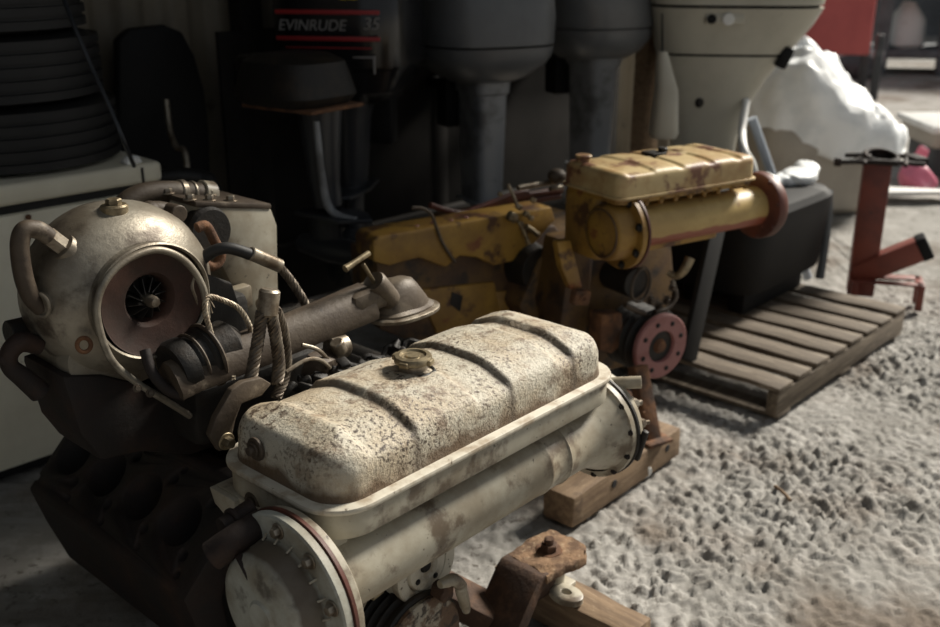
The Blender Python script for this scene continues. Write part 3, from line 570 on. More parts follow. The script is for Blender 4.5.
# ================================================================ YELLOW ENGINE
G = thing('marine_engine', 'worn yellow marine diesel engine with red pulley, in front of the wooden pallet', 'engine', Y.o, Y.yaw)
TY, TZ, TR = .0, .712, .060
prof = [(0, .818), (.001, .83), (.002, .866), (.005, .873), (.010, .876), (.03, .879), (.06, .882), (.09, .883), (.125, .884)]
tank_top(-.055, .470, -.055, .205, .030, prof, [(None, -.02), (.075, .165), (.185, .275), (.300, .385), (.410, None)], .006, 130).out('header_tank_cover', m_yeltop, G, sharp=60)
m = M(); rr_prism(m, -.060, .476, -.061, .211, .03, .811, .818, .002); m.out('seam_lip', m_yeltop, G)
m = M(); rr_prism(m, -.052, .468, -.050, .20, .03, .796, .811, .002); m.out('header_tank_body', m_yel, G)
m = M(); rr_prism(m, -.055, .43, .03, .20, .03, .62, .80, .006); m.out('tank_end_casting', m_yel, G)
m = M(); m.box((.20, .1, .890), (.05, .06, .012), bev=.003); m.cyl((.225, .09, .893), (.225, .09, .908), .014); m.out('tank_latch', m_oily, G)
m = M(); m.cyl((-.02, .15, .882), (-.02, .15, .894), .02).cyl((-.02, .15, .894), (-.02, .15, .902), .024); m.out('tank_plug', m_yeltop, G)
m = M(); m.lathe([(TR, 0), (TR, .535)], (.01, TY, TZ), (1, 0, 0), 48); m.out('heat_exchanger_tube', m_yeltube, G)
m = M(); m.lathe([(0, 0), (.070, 0), (.076, .004), (.079, .010), (.083, .05), (.084, .056), (.108, .056), (.110, .058), (.110, .072), (.107, .075), (.05, .075)], (-.066, TY, TZ), (1, 0, 0), 56); yc = m.out('end_cover', m_yel, G)
M().lathe([(.064, -.003), (.067, -.004), (.07, 0)], (-.066, TY, TZ), (1, 0, 0), 48).out('cover_rim', m_yeldark, yc)
bolt_circle('bolt', (-.011, TY, TZ), (-1, 0, 0), .097, 8, .008, .007, m_oily, yc, .3)
M().lathe([(.109, 0), (.113, .001), (.113, .007), (.109, .008), (.05, .008)], (.009, TY, TZ), (1, 0, 0), 56).out('cover_gasket', m_redbr, G)
m = M(); m.lathe([(.06, 0), (.086, .0), (.100, .004), (.102, .008), (.102, .034), (.098, .042), (.05, .050), (0, .051)], (.53, TY, TZ), (1, 0, 0), 56); yf = m.out('far_end_cover', m_redbr, G)
bolt_circle('bolt', (.534, TY, TZ), (-1, 0, 0), .092, 8, .005, .005, m_redbr, yf, .25)
m = M(); m.lathe([(.014, .05), (.020, .05), (.022, .045), (.022, 0)], (.578, -.02, TZ+.012), (1, -.15, 0), 24); m.lathe([(.014, .051), (.013, .01)], (.578, -.02, TZ+.012), (1, -.15, 0), 24); m.out('outlet_spout', m_rust, yf)
sb = None
for k in range(8):
    if sb is None: sb = M().hexbolt((0, 0, 0), (0, 0, -1), .007, .012).out('seam_bolt', m_yel, G, loc=(.05, -.045, .800))
    else: dup(sb, (.05+.055*k, -.045, .800), G)
# crank pulley with faded red face
PC = Y.at(662, 347, 1, .02)
m = M(); grooved(m, PC+Vector((0, .012, 0)), (0, 1, 0), .104, .14, 4, .012); yp = m.out('crank_pulley', m_oily, G)
m = M(); m.lathe([(.050, .03), (.050, .004), (.053, 0), (.100, 0), (.104, .004), (.104, .016)], PC, (0, 1, 0), 56); pf = m.out('pulley_face', m_pulley, yp); pf['label'] = 'faded red ring face'
bolt_circle('bolt_hole', PC+Vector((0, .0003, 0)), (0, -1, 0), .078, 8, .005, .0012, m_hole, pf, .3)
m = M(); m.lathe([(0, -.006), (.016, -.006), (.02, 0), (.028, .014), (.05, .022)], PC+Vector((0, .006, 0)), (0, 1, 0), 36); m.out('pulley_hub', m_rust, yp)
m = M(); m.cyl((PC.x, .15, PC.z), (PC.x, .30, PC.z), .05); m.ring((PC.x-.005, .06, PC.z), (0, 1, 0), .108, .004, 48); m.out('shaft_housing', m_oily, G)
# front cover, clamp ring, brackets, pipes under the tube
m = M(); m.prism([(.02, .16), (.40, .16), (.44, .42), (.40, .62), (.0, .62), (-.04, .42)], (0, .36, 0), (1, 0, 0), (0, 0, 1), .14, .012); m.out('timing_cover', m_yeldark, G)
p = Y.at(641, 285, 1, .08); m = M(); m.ring(p, (.3, -1, 0), .052, .005, 36); m.out('hose_clamp_ring', m_rail, G)
m = M(); m.cyl(p+Vector((0, .02, 0)), p+Vector((0, .16, 0)), .048); m.out('water_pump_inlet', m_oily, G)
m = M(); P = Y.pts([(602, 315), (622, 313), (624, 345), (612, 354), (600, 350)], .10); m.prism([(v.x, v.z) for v in P], (0, .16, 0), (1, 0, 0), (0, 0, 1), .06, .006); m.jitter(.003, 40); m.out('rusty_bracket', m_rust, G)
m = M(); P = Y.pts([(557, 242), (571, 240), (578, 268), (583, 288), (571, 290), (562, 268)], .10); m.prism([(v.x, v.z) for v in P], (0, .13, 0), (1, 0, 0), (0, 0, 1), .03, .005); m.out('yellow_stay', m_yel, G)
m = M(); p = Y.at(580, 297, 1, .09); m.box(p, (.06, .03, .045), (0, .2, 0), .008); m.ring(p-Vector((0, .016, 0)), (0, 1, 0), .009, .004, 20); m.out('stay_lug', m_rust, G)
m = M(); m.tube(Y.pts([(690, 258, .02), (684, 270, .02), (676, 276, .04), (668, 272, .06)], 0), [.016, .014, .011, .01], n=14); m.out('brass_elbow', m_brass, G)
m = M(); 
for px, py in ((672, 287), (666, 300), (658, 306), (650, 300)): m.hexbolt(Y.at(px, py, 1, .07), (0, -1, 0), .010, .012)
m.tube(Y.pts([(655, 312, .05), (668, 308, .05), (676, 296, .06), (672, 280, .08)], 0), .007, n=10); m.tube(Y.pts([(625, 305, .06), (640, 312, .06), (655, 318, .08)], 0), .009, n=10); m.out('front_fittings', m_rail, G)
p = Y.at(665, 319, 1, .05); M().box(p, (.02, .015, .02), bev=.004).out('white_tag', m_white, G)
# block, near side cover slab and the castings below it
m = M(); m.prism([(-.10, .40), (-.02, .55), (.40, .55), (.50, .40), (.42, .18), (.02, .18)], (0, 1.02, 0), (1, 0, 0), (0, 0, 1), .68, .012); m.out('engine_block', m_yeldark, G)
m = M(); m.prism([(.03, .18), (.44, .18), (.40, .125), (.08, .125)], (0, .95, 0), (1, 0, 0), (0, 0, 1), .6, .01); m.out('oil_pan', m_oily, G)
P = [Y.at(x, y, 1, .40) for x, y in ((373, 243), (377, 237), (500, 216), (552, 207), (556, 220), (545, 232), (530, 250), (512, 262), (494, 266), (478, 258), (460, 256), (446, 268), (430, 262), (420, 258), (404, 262), (390, 266), (374, 262))]
m = M(); m.prism([(v.x, v.z) for v in P], (0, .52, 0), (1, 0, 0), (0, 0, 1), .12, .008); vc = m.out('rocker_cover', m_yel, G)
P = [Y.at(x, y, 1, .44) for x, y in ((376, 256), (470, 250), (555, 225), (575, 250), (560, 330), (520, 352), (440, 352), (380, 330))]
m = M(); m.prism([(v.x, v.z) for v in P], (0, .62, 0), (1, 0, 0), (0, 0, 1), .18, .01); m.out('cylinder_head', m_yeldark, G)
m = M()
for q in (((418, 290), (495, 282), (505, 332), (440, 340)), ((495, 292), (522, 290), (530, 310), (500, 318))):
    P = Y.pts(q, .43); m.prism([(v.x, v.z) for v in P], (0, .45, 0), (1, 0, 0), (0, 0, 1), .02, .006)
m.out('side_plate', m_yel, G)
P = Y.pts([(452, 292), (463, 296), (460, 312), (450, 304)], .428); m = M(); m.prism([(v.x, v.z) for v in P], (0, .435, 0), (1, 0, 0), (0, 0, 1), .008, .001); m.out('plate_slot', m_oily, G)
p = Y.at(535, 268, 1, .38); m = M(); m.cyl(p-Vector((0, .03, 0)), p+Vector((0, .08, 0)), .07, .08); m.out('blower_end', m_oily, G)
m = M(); m.prism([(-.06, .2), (.05, .18), (.08, .62), (-.02, .60)], (0, .30, 0), (1, 0, 0), (0, 0, 1), .10, .012); m.out('water_manifold', m_yeldark, G)
M().tube(Y.pts([(412, 208), (422, 208), (431, 214), (436, 226), (442, 242), (450, 255), (455, 262)], .39), .005, n=10).out('cable', m_rail, vc)
m = M()
for px, py in ((417, 228), (433, 224), (451, 222), (466, 219)): p = Y.at(px, py, 1, .44); m.cyl(p-Vector((0, 0, .03)), p+Vector((0, 0, .008)), .008)
m.out('cover_studs', m_pulley, vc)
pr = M()
for q in ([(430, 205), (462, 213), (500, 203), (530, 195)], [(468, 212), (492, 203), (515, 194), (528, 192)], [(480, 210), (505, 206), (535, 200), (560, 196)], [(500, 200), (520, 196), (545, 192), (562, 190)]):
    pr.tube(Y.pts(q, .52), .010, n=10)
pr.out('injector_pipes', m_redbr, G)
m = M(); m.tube(Y.pts([(518, 188), (540, 184), (556, 182)], .40), .009, n=12, sub=4); m.tube(Y.pts([(550, 189), (562, 187)], .38), .008, sub=2); m.out('steel_rail', m_steel, G)
M().tube(Y.pts([(508, 184), (513, 195), (518, 208)], .38), [.005, .006, .006], n=8).out('throttle_lever', m_steel, G)
for px, py, r in ((512, 217, .017), (519, 207, .010), (533, 200, .010), (526, 214, .010), (531, 218, .009), (500, 194, .007), (522, 224, .007)): M().box(Y.at(px, py, 1, .385), (r*2.4, r*1.5, r*1.8), (.3, .5, .4), r*.5, 3).out('linkage_nut', m_brass, G)
M().tube(Y.pts([(526, 226), (532, 230), (538, 235)], .385), .008, n=10).out('linkage_arm', m_brass, G); M().tube(Y.pts([(518, 221), (524, 232), (529, 244)], .385), .006, n=8).out('linkage_arm', m_brass, G)
m = M(); p = Y.at(557, 176, 1, .38); m.sphere(p, .030, (1, 1, .8), 3); m.out('breather_cap', m_rail, G)
m = M(); m.beam((.06, -.04, .30), (.06, -.12, .093), .05, .04); m.beam((.0, .2, .22), (.06, -.10, .16), .06, .05); m.box((.06, -.12, .098), (.09, .09, .012), bev=.003); m.out('front_mount', m_rust, G)

# ================================================================ timbers, pallet
def plank(name, p0, p1, w, h, m_, bev=.005, holes=()):
    p0 = Vector(p0); p1 = Vector(p1); d = p1-p0; L = d.length; yaw = math.atan2(d.y, d.x)
    b = M(); n = 14
    b.box((L/2, 0, 0), (L, w, h), bev=bev); bmesh.ops.subdivide_edges(b.b, edges=[e for e in b.b.edges if e.calc_length() > L*.5], cuts=n)
    b.jitter(.003, 14); o = b.out(name, m_, sharp=30); o.location = p0; o.rotation_euler = (0, 0, yaw); return o
o = plank('timber_block', (.085, 2.035, .047), (.365, 1.775, .047), .085, .09, m_timber); tag(o, 'short pale timber block under the rusted engine mount', 'timber')
g0, g1 = Vector((.235, 2.335, .048)), Vector((.60, 2.75, .048)); o = plank('timber_block', g0, g1, .10, .092, m_timber); tag(o, 'long brown timber with bolt holes beside the gravelly floor, under the yellow engine', 'timber')
d = (g1-g0).normalized(); nrm = Vector((d.y, -d.x, 0))
for k, f in enumerate((.35, .86)):
    p = g0+(g1-g0)*f+nrm*.0505+Vector((0, 0, .008)); q = M().cyl((0, 0, 0), (0, -.004, 0), .012, n=20, ch=.001)
    h = q.out('bolt_hole', m_hole, o); h.location = ((g1-g0).length*f, -.0485, .008)
# pallet
PA = Vector((1.0, 2.955, 0)); PB = Vector((1.735, 3.745, 0)); pd = (PB-PA).normalized(); pq = Vector((-pd.y, pd.x, 0)); PL = (PB-PA).length; PD = 1.0
pt = thing('wooden_pallet', 'weathered wooden pallet on the floor under the black bin', 'pallet', PA, math.atan2(pd.y, pd.x))
nb = 8; bw = .098; fb = None
for k in range(nb):
    x = bw/2+(PL-bw)*k/(nb-1); b = M(); b.box((0, 0, 0), (bw, PD, .018), bev=.003); bmesh.ops.subdivide_edges(b.b, edges=[e for e in b.b.edges if e.calc_length() > .5], cuts=8); b.jitter(.004, 9+k)
    b.rotate(Matrix.Rotation(PI/2, 4, 'Z')); o = b.out('deck_board', m_wood, pt, sharp=30); o.location = (x, PD/2, .106+.002*random.uniform(-1, 1)); o.rotation_euler = (0, 0, -PI/2+random.uniform(-.012, .012))
for y in (.02, PD/2, PD-.02):
    b = M(); b.box((PL/2, y, .053), (PL, .038, .085), bev=.003); b.out('stringer', m_wood, pt)
for x in (.06, PL/2, PL-.06):
    b = M(); b.box((x, PD/2, .008), (.09, PD, .014), bev=.003); b.out('base_board', m_wood, pt)
# black bin on the pallet, bunched plastic, leaning board, pole
bl = Fr(PA, math.degrees(math.atan2(pd.y, pd.x)))
T = thing('black_bin', 'black plastic bin standing on the wooden pallet', 'bin', bl.w((.79, .66, .117)), bl.yaw)
m = M()
secs = [(.10, 0, 0, .33, .29, 7), (.11, 0, 0, .335, .295, 7), (.36, 0, 0, .355, .315, 7), (.40, 0, 0, .36, .32, 6), (.425, 0, 0, .345, .305, 5), (.435, 0, 0, .30, .26, 4), (.44, 0, 0, .15, .13, 3)]
m.loft(secs, 48); m.out('bin_shell', m_black, T)
m = M()
for y in (-.2, 0, .2): m.box((0, y, .05), (.5, .07, .10), bev=.01)
m.out('skid', m_black, T)
m = M(); m.tube([(.335, -.27, .40), (.345, -.275, .30), (.35, -.275, .18), (.345, -.27, .02)], [.014, .016, .016, .02], n=10); m.out('side_seam', m_greymetal, T)
m = M()
for k in range(8):
    m.sphere((-.05+.05*k, -.10-.012*k+random.uniform(-.03, .03), .452+random.uniform(-.005, .02)), .05, (1.4, 1.1, .55), 3)
m.jitter(.03, 9); m.jitter(.01, 30); o = m.out('plastic_wrapping', m_sheet); o.location = T.location; o.rotation_euler = T.rotation_euler; tag(o, 'crumpled white plastic wrapping lying on the black bin', 'plastic wrapping')
b0 = bl.w((-.02, .33, .125)); b1 = bl.w((.20, .38, .56)); m = M(); m.beam(b0, b1, .10, .02, .004, up=tuple(-pq)); tag(m.out('dark_board', m_black), 'dark narrow board leaning between yellow engine and black bin', 'board')
a, b_ = dep(752, 118, 4.32), dep(808, 278, 4.62); m = M(); m.tube([a, (a+b_)/2, b_], .020, n=16, sub=1)
tag(m.out('metal_pole', m_pole), 'thin blue-grey metal pole leaning beside the bone outboard', 'pole')
m = M(); q = [dep(*k) for k in ((746, 100, 4.35), (742, 130, 4.3), (744, 150, 4.2), (752, 165, 4.2), (756, 190, 4.25), (760, 230, 4.4), (770, 285, 4.6))]; m.tube(q, .018, n=14); tag(m.out('bent_pipe', m_white), 'bent white pipe behind the yellow engine, left of the leaning pole', 'pipe')
# red steel stand
sp = Vector((1.715, 4.17, 0)); S = thing('steel_stand', 'red square-tube steel stand with angled foot arm, right of the pallet', 'stand', sp, math.radians(-18))
M().box((0, 0, .32), (.11, .11, .58), bev=.006).out('post', m_red, S)
M().beam((-.03, -.02, .12), (.22, -.03, .265), .095, .095, .006).out('angled_arm', m_red, S)
M().beam((.205, -.03, .2563), (.245, -.03, .2795), .10, .10, .008).out('arm_cap', m_black, S)
m = M(); m.beam((-.05, -.02, .11), (.24, .03, .11), .05, .012); m.beam((-.02, -.09, .11), (.25, -.07, .11), .035, .012); m.beam((.23, -.09, .11), (.23, .05, .11), .035, .012)
m.out('foot_frame', m_red, S); fl = M().box((0, 0, .055), (.028, .028, .11), bev=.003).out('foot', m_red, S, loc=(-.03, -.09, 0))
for p in ((.235, -.08, 0), (.235, .03, 0), (-.03, .07, 0)): dup(fl, p, S)
m = M(); m.tube([(-.17, -.06, .61), (0, -.07, .625), (.18, -.02, .615)], .010, n=8); m.tube([(-.13, .06, .62), (.02, .06, .63), (.17, .08, .625)], .010, n=8); m.tube([(-.06, -.1, .62), (-.02, .1, .635)], .009, n=8, sub=2); m.tube([(.10, -.1, .62), (.12, .12, .63)], .009, n=8, sub=2)
m.ring((.01, 0, .635), (.1, -.2, 1), .065, .011, 28); m.box((0, 0, .615), (.16, .14, .012), bev=.003); m.box((-.16, -.06, .612), (.03, .03, .035), bev=.006); m.box((.15, .03, .625), (.06, .10, .03), (0, 0, .4), .006)
m.out('cradle_top', m_darkrust, S)

# ================================================================ outboards and their rack
def outboard(name, label, p, yaw, cowl, pan, leg, mats, lower=True, group='outboard motors on the rack'):
    t = thing(name, label, 'outboard motor', p, yaw, group)
    c = M().loft(cowl).out('cowl', mats[0], t); M().loft(pan).out('lower_pan', mats[1], t); l = M().loft(leg).out('leg', mats[2], t)
    z, cx = leg[-1][0], leg[-1][1]
    if lower:
        m = M(); m.prism([(-.10, -.07), (.06, -.08), (.22, -.05), (.24, 0), (.22, .05), (.06, .08), (-.10, .07)], (cx, 0, z), (1, 0, 0), (0, 1, 0), .014, .004); m.out('cavitation_plate', mats[3], t)
        m = M(); m.loft([(z, cx, 0, .09, .03, 2), (z-.12, cx, 0, .075, .028, 2), (z-.16, cx, 0, .08, .032, 2)]); m.lathe([(0, -.17), (.02, -.165), (.042, -.10), (.048, 0), (.046, .12), (.035, .17), (0, .18)], (cx, 0, z-.19), (1, 0, 0), 28); g = m.out('gearcase', mats[3], t)
        m = M(); m.prism([(-.08, 0), (.10, 0), (.07, -.13), (.0, -.14)], (cx, .006, z-.22), (1, 0, 0), (0, 0, 1), .012, .003); m.out('skeg', mats[4], g)
        m = M(); hub = Vector((cx+.20, 0, z-.19)); m.cyl(hub, hub+Vector((.08, 0, 0)), .035, .025)
        m.out('propeller_hub', mats[3], t)
        for k in range(3):
            a = 2*PI*k/3+.4; m = M(); m.prism([(.02, -.03), (.07, -.055), (.11, -.03), (.115, .02), (.07, .05), (.02, .03)], hub+Vector((.035, 0, 0)), (0.0, math.cos(a), math.sin(a)), (.5, -math.sin(a)*.86, math.cos(a)*.86), .006, .002); m.out('propeller_blade', mats[3], t)
    m = M(); m.box((-leg[0][3]-.03, 0, leg[0][0]-.12), (.10, .22, .20), bev=.012); m.box((-leg[0][3]-.20, 0, leg[0][0]-.06), (.34, .12, .05), bev=.008); m.out('clamp_bracket', m_black, t)
    return t
OY = math.radians(-62)
# grey one in the middle
b = dep(481, 60, 4.05); p = Vector((b.x, b.y, 0)); z0 = dep(480, 80, 4.05).z+.115
o = outboard('outboard_motor', 'large grey outboard motor, left of the other grey outboard', p, OY,
    [(z0+.03, 0, 0, .262, .258, 3), (z0+.035, 0, 0, .270, .262, 3), (z0+.14, 0, 0, .27, .262, 3.2), (z0+.34, 0, 0, .25, .24, 3.2), (z0+.45, -.02, 0, .20, .19, 3), (z0+.48, -.03, 0, .12, .12, 2.5)],
    [(z0+.025, 0, 0, .268, .261, 3), (z0-.01, 0, 0, .262, .255, 3), (z0-.045, 0, 0, .245, .23, 3), (z0-.10, 0, 0, .18, .165, 2.6), (z0-.12, 0, 0, .12, .12, 2.5)],
    [(z0-.10, .01, 0, .12, .085, 5), (z0-.16, .01, 0, .115, .08, 5), (z0-.17, .01, 0, .105, .072, 5), (z0-.62, .01, 0, .09, .062, 5)], (m_grey, m_grey, m_greyleg, m_greyleg, m_alu))
b = dep(592, 50, 4.45); p = Vector((b.x, b.y, 0)); z0 = dep(592, 45, 4.45).z+.075
o = outboard('outboard_motor', 'grey outboard motor beside the wooden post, between grey and bone outboards', p, OY,
    [(z0+.01, 0, 0, .24, .225, 3), (z0+.02, 0, 0, .245, .23, 3), (z0+.2, 0, 0, .24, .225, 3), (z0+.36, 0, 0, .22, .2, 3), (z0+.45, -.02, 0, .14, .14, 3)],
    [(z0+.005, 0, 0, .243, .228, 3), (z0-.04, 0, 0, .235, .22, 3), (z0-.09, 0, 0, .20, .18, 3), (z0-.13, 0, 0, .13, .13, 3)],
    [(z0-.08, .01, 0, .14, .095, 5), (z0-.15, .01, 0, .125, .085, 5), (z0-.17, .01, 0, .11, .072, 5), (z0-.62, .01, 0, .09, .06, 5)], (m_grey, m_grey, m_greyleg, m_greyleg, m_alu))
# black one with the red stripes
b = dep(352, 30, 3.6); p = Vector((b.x, b.y, 0)); z0 = dep(345, 72, 3.6).z+.03; OB = math.radians(-100)
ob = outboard('outboard_motor', 'black outboard motor with red striped cowl and silver lettering', p, OB,
    [(z0, 0, 0, .28, .235, 4), (z0+.01, 0, 0, .285, .24, 4), (z0+.26, 0, 0, .28, .235, 4), (z0+.40, 0, 0, .25, .21, 3.5), (z0+.45, 0, 0, .17, .15, 3)],
    [(z0-.003, 0, 0, .275, .23, 4), (z0-.08, 0, 0, .25, .20, 4), (z0-.13, 0, 0, .17, .13, 3)],
    [(z0-.10, .02, 0, .13, .08, 3), (z0-.2, .03, 0, .10, .06, 2.6), (z0-.45, .05, 0, .085, .045, 2.3)], (m_blackgl, m_blackgl, m_darkleg, m_darkleg, m_alu))
FX = .2885                       # the face of the cowl turned to the camera
m = M()
for zz in (.105, .19): m.box((FX-.003, 0, z0+zz-.0), (.006, .36, .014), bev=.002)
m.box((FX-.003, .0, z0+.075), (.004, .30, .004), bev=.001)
m.out('cowl_stripes', m_redline, ob)
M().box((FX-.002, .075, z0+.255), (.004, .06, .05), bev=.001).out('sticker', m_yellowsticker, ob)
def text(body, size, loc, parent, mt):
    cu = bpy.data.curves.new('lettering', 'FONT'); cu.body = body; cu.size = size; cu.extrude = .0015; cu.align_x = 'CENTER'; cu.align_y = 'CENTER'; cu.shear = .2
    to = bpy.data.objects.new('t', cu); C.objects.link(to); bpy.context.view_layer.update()
    me = bpy.data.meshes.new_from_object(to.evaluated_get(bpy.context.evaluated_depsgraph_get())); bpy.data.objects.remove(to)
    o = bpy.data.objects.new('lettering', me); me.materials.clear(); me.materials.append(mt); C.objects.link(o); o.parent = parent; o.location = loc; o.rotation_euler = (PI/2, 0, PI/2); return o
text('EVINRUDE', .050, (FX-.001, -.055, z0+.146), ob, m_letter); text('35', .056, (FX-.001, .150, z0+.152), ob, m_letter)
M().box((FX-.012, .10, z0+.045), (.012, .10, .006), bev=.001).box((FX-.012, .155, z0+.02), (.012, .006, .06), bev=.001).out('latch_bar', m_letter, ob)
# small dark outboard at the left with its swept leg
b = dep(296, 100, 3.15); p = Vector((b.x, b.y, 0)); z0 = dep(296, 99, 3.15).z
o2 = thing('outboard_motor', 'small dark outboard motor without cowl, left of the red striped one', 'outboard motor', p, math.radians(-35), 'outboard motors on the rack')
m = M(); m.loft([(z0+.14, 0, 0, .10, .10, 3), (z0+.12, 0, 0, .15, .13, 3), (z0+.02, 0, 0, .17, .15, 4), (z0-.01, 0, 0, .15, .13, 4)]); m.box((-.12, 0, z0+.08), (.18, .12, .10), bev=.02); m.out('power_head', m_oily, o2)
m = M(); m.box((.03, 0, z0-.015), (.30, .24, .012), bev=.004); m.out('head_plate', m_rust, o2)
m = M(); m.tube([(.10, 0, z0-.02), (.10, 0, z0-.14), (.105, 0, z0-.26), (.115, 0, z0-.33)], [.07, .06, .05, .045], n=20); m.out('leg', m_darkleg, o2)
m = M(); m.tube([(.135, -.055, z0-.05), (.14, -.05, z0-.20), (.15, -.04, z0-.31), (.19, -.03, z0-.345), (.25, -.02, z0-.35)], [.010, .012, .014, .014, .010], n=12); m.out('leg_trim', m_greyleg, o2)
m = M(); m.prism([(.02, -.06), (.22, -.07), (.30, 0), (.22, .07), (.02, .06)], (.0, 0, z0-.36), (1, 0, 0), (0, 1, 0), .014, .004); m.out('cavitation_plate', m_darkleg, o2)
m = M(); m.lathe([(0, -.16), (.03, -.13), (.045, 0), (.04, .12), (0, .15)], (.12, 0, z0-.47), (1, 0, 0), 24); m.loft([(z0-.36, .1, 0, .07, .03, 2), (z0-.47, .1, 0, .06, .03, 2)]); m.out('gearcase', m_darkleg, o2)
# bone coloured big outboard
bz = lambda y: dep(735, y, 4.45).z
b = dep(728, 60, 4.45); p = Vector((b.x, b.y, 0)); S_ = 4.45/1000
o3 = thing('outboard_motor', 'bone coloured large outboard motor, rightmost of the row beside the white sheet', 'outboard motor', p, math.radians(-8), 'outboard motors on the rack')
def sx(y, xl, xr, ry): return (bz(y), ((xl+xr)/2-732)*S_, 0, (xr-xl)/2*S_*.955, ry, 4)
M().loft([sx(-110, 668, 790, .2), sx(-80, 645, 815, .28), sx(-20, 640, 823, .3), sx(1, 646, 817, .3)]).out('cowl', m_bone, o3)
M().loft([sx(1.5, 648, 814, .285), sx(4, 648, 814, .285)]).out('cowl_seal', m_black, o3)
M().loft([sx(4, 646, 818, .30), sx(20, 650, 810, .28), sx(49, 656, 790, .24)]).out('lower_pan', m_bone, o3)
M().loft([sx(49.5, 660, 788, .23), sx(51.5, 660, 787, .23)]).out('pan_seam', m_black, o3)
M().loft([sx(51.5, 657, 788, .24), sx(75, 663, 772, .20), sx(105, 670, 757, .16), sx(140, 678, 748, .13), sx(200, 684, 742, .11), sx(300, 688, 738, .09)]).out('leg', m_bone, o3)
m = M(); m.box(((715-728)*S_, -.288, bz(14)), (.16, .02, .045), bev=.008); m.out('latch_plate', m_bone, o3)
M().cyl(((718-728)*S_, -.29, bz(14)), ((718-728)*S_, -.31, bz(14)), .024).out('latch_button', m_white, o3); M().cyl(((703-728)*S_, -.29, bz(14)), ((703-728)*S_, -.302, bz(14)), .020).out('latch_hole', m_black, o3)
M().sphere(((700-728)*S_, -.165, bz(99)), .02, (1, .6, 1.3)).out('drain_hole', m_oily, o3)
M().box(((775-728)*S_, -.2, bz(52)), (.05, .05, .09), (0, .4, 0), .01).out('side_clip', m_black, o3)
M().box(((713-728)*S_, 0, .1), (.5, .45, .05), bev=.01).out('base_plate', m_oily, o3); M().cyl(((713-728)*S_, 0, 0), ((713-728)*S_, 0, bz(290)), .10).out('stand_stem', m_oily, o3)
# rack: timber rails and posts the motors are clamped to
R = thing('outboard_rack', 'dark timber rail rack behind the row of outboards', 'rack', (0, 0, 0))
pc = dep(647, 90, 4.75); tag(M().box((pc.x, pc.y, .62), (.10, .09, 1.24), (0, 0, .6), .006).out('wooden_post', m_timber), 'brown wooden post between grey and bone outboards', 'post')
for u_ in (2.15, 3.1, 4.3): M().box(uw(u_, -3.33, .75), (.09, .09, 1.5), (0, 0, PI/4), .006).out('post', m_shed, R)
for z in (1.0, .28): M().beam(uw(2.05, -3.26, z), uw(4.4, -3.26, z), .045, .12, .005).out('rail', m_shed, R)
M().beam(uw(2.0, -3.30, .62), uw(4.42, -3.30, .62), .02, 1.1, .003).out('shade_board', m_shed, R)  # dark board added in place of shade on the wall between the legs
for px, lab in ((655, 'cream plastic bottle hanging beside the wooden post'),):
    b = dep(666, 95, 4.02); m = M(); m.loft([(b.z-.17, b.x, b.y, .05, .05, 3), (b.z-.15, b.x, b.y, .058, .056, 3), (b.z+.02, b.x, b.y, .045, .05, 3), (b.z+.13, b.x-.02, b.y, .028, .03, 2), (b.z+.17, b.x-.025, b.y, .02, .02, 2)], 24); bo = tag(m.out('plastic_bottle', m_bone), lab, 'bottle'); M().tube([(b.x-.025, b.y, b.z+.16), (b.x-.02, b.y+.06, b.z+.24), (b.x+.0, b.y+.20, b.z+.30)], .004, n=8).out('cord', m_rub, bo)

# ================================================================ freezer with tyres, panel
FZ = Fr((-1.342, 2.511, 0), 45); c = FZ.at(158, 172, 1, 0); fx1 = c.x; ztop = FZ.at(20, 182, 1, 0).z; zg = FZ.at(20, 209, 1, 0).z
f = thing('chest_freezer', 'old cream chest freezer with black gasket under the tyres', 'freezer', FZ.o, FZ.yaw)
M().box(((fx1-.9)/2+.0, .33, (zg-.012+.05)/2), (fx1+.9, .66, zg-.012-.05), bev=.012).out('cabinet', m_freezer, f)
M().box(((fx1-.9)/2, .33, zg), (fx1+.88, .63, .026), bev=.004).out('gasket', m_gasket, f)
M().box(((fx1-.9)/2, .33, (zg+.013+ztop)/2), (fx1+.92, .68, ztop-zg-.013), bev=.014, seg=3).out('lid', m_freezer, f)
M().box(((fx1-.9)/2, .35, .026), (fx1+.85, .58, .052), bev=.004).out('plinth', m_gasket, f)
p = FZ.at(141, 163, 1, .03); M().box((fx1-.07, .02, ztop+.006), (.05, .04, .012), bev=.005).sphere((fx1-.07, .015, ztop+.014), .018, (1.4, 1, .6)).out('lid_hasp', m_white, f)
M().box((fx1-.055, -.012, (zg+ztop)/2), (.006, .006, ztop-zg-.02), bev=.001).out('lid_strap', m_gasket, f)
M().lathe([(0, 0), (.008, 0), (.008, .004), (0, .004)], FZ.at(28, 217, 1, -.003), (0, -1, 0), 12).out('rivet', m_rust, f)
def tyre_mesh(R_=.31, w=.185):
    m = M(); h = w/2; pr = [(R_*.60, -h*.72), (R_*.68, -h*.95), (R_*.80, -h), (R_*.90, -h*.93), (R_*.965, -h*.78)]
    for k in range(5):
        z = -h*.74+2*h*.74*k/4; pr += [(R_, z-.011), (R_, z+.011)]
        if k < 4: pr += [(R_-.009, z+.013), (R_-.009, z+.0225)]
    pr += [(R_*.965, h*.78), (R_*.90, h*.93), (R_*.80, h), (R_*.68, h*.95), (R_*.60, h*.72), (R_*.585, 0), (R_*.60, -h*.72)]
    return m.lathe(pr, (0, 0, 0), (0, 0, 1), 72)
tc_ = FZ.w((.22, .33, 0)); ty = None
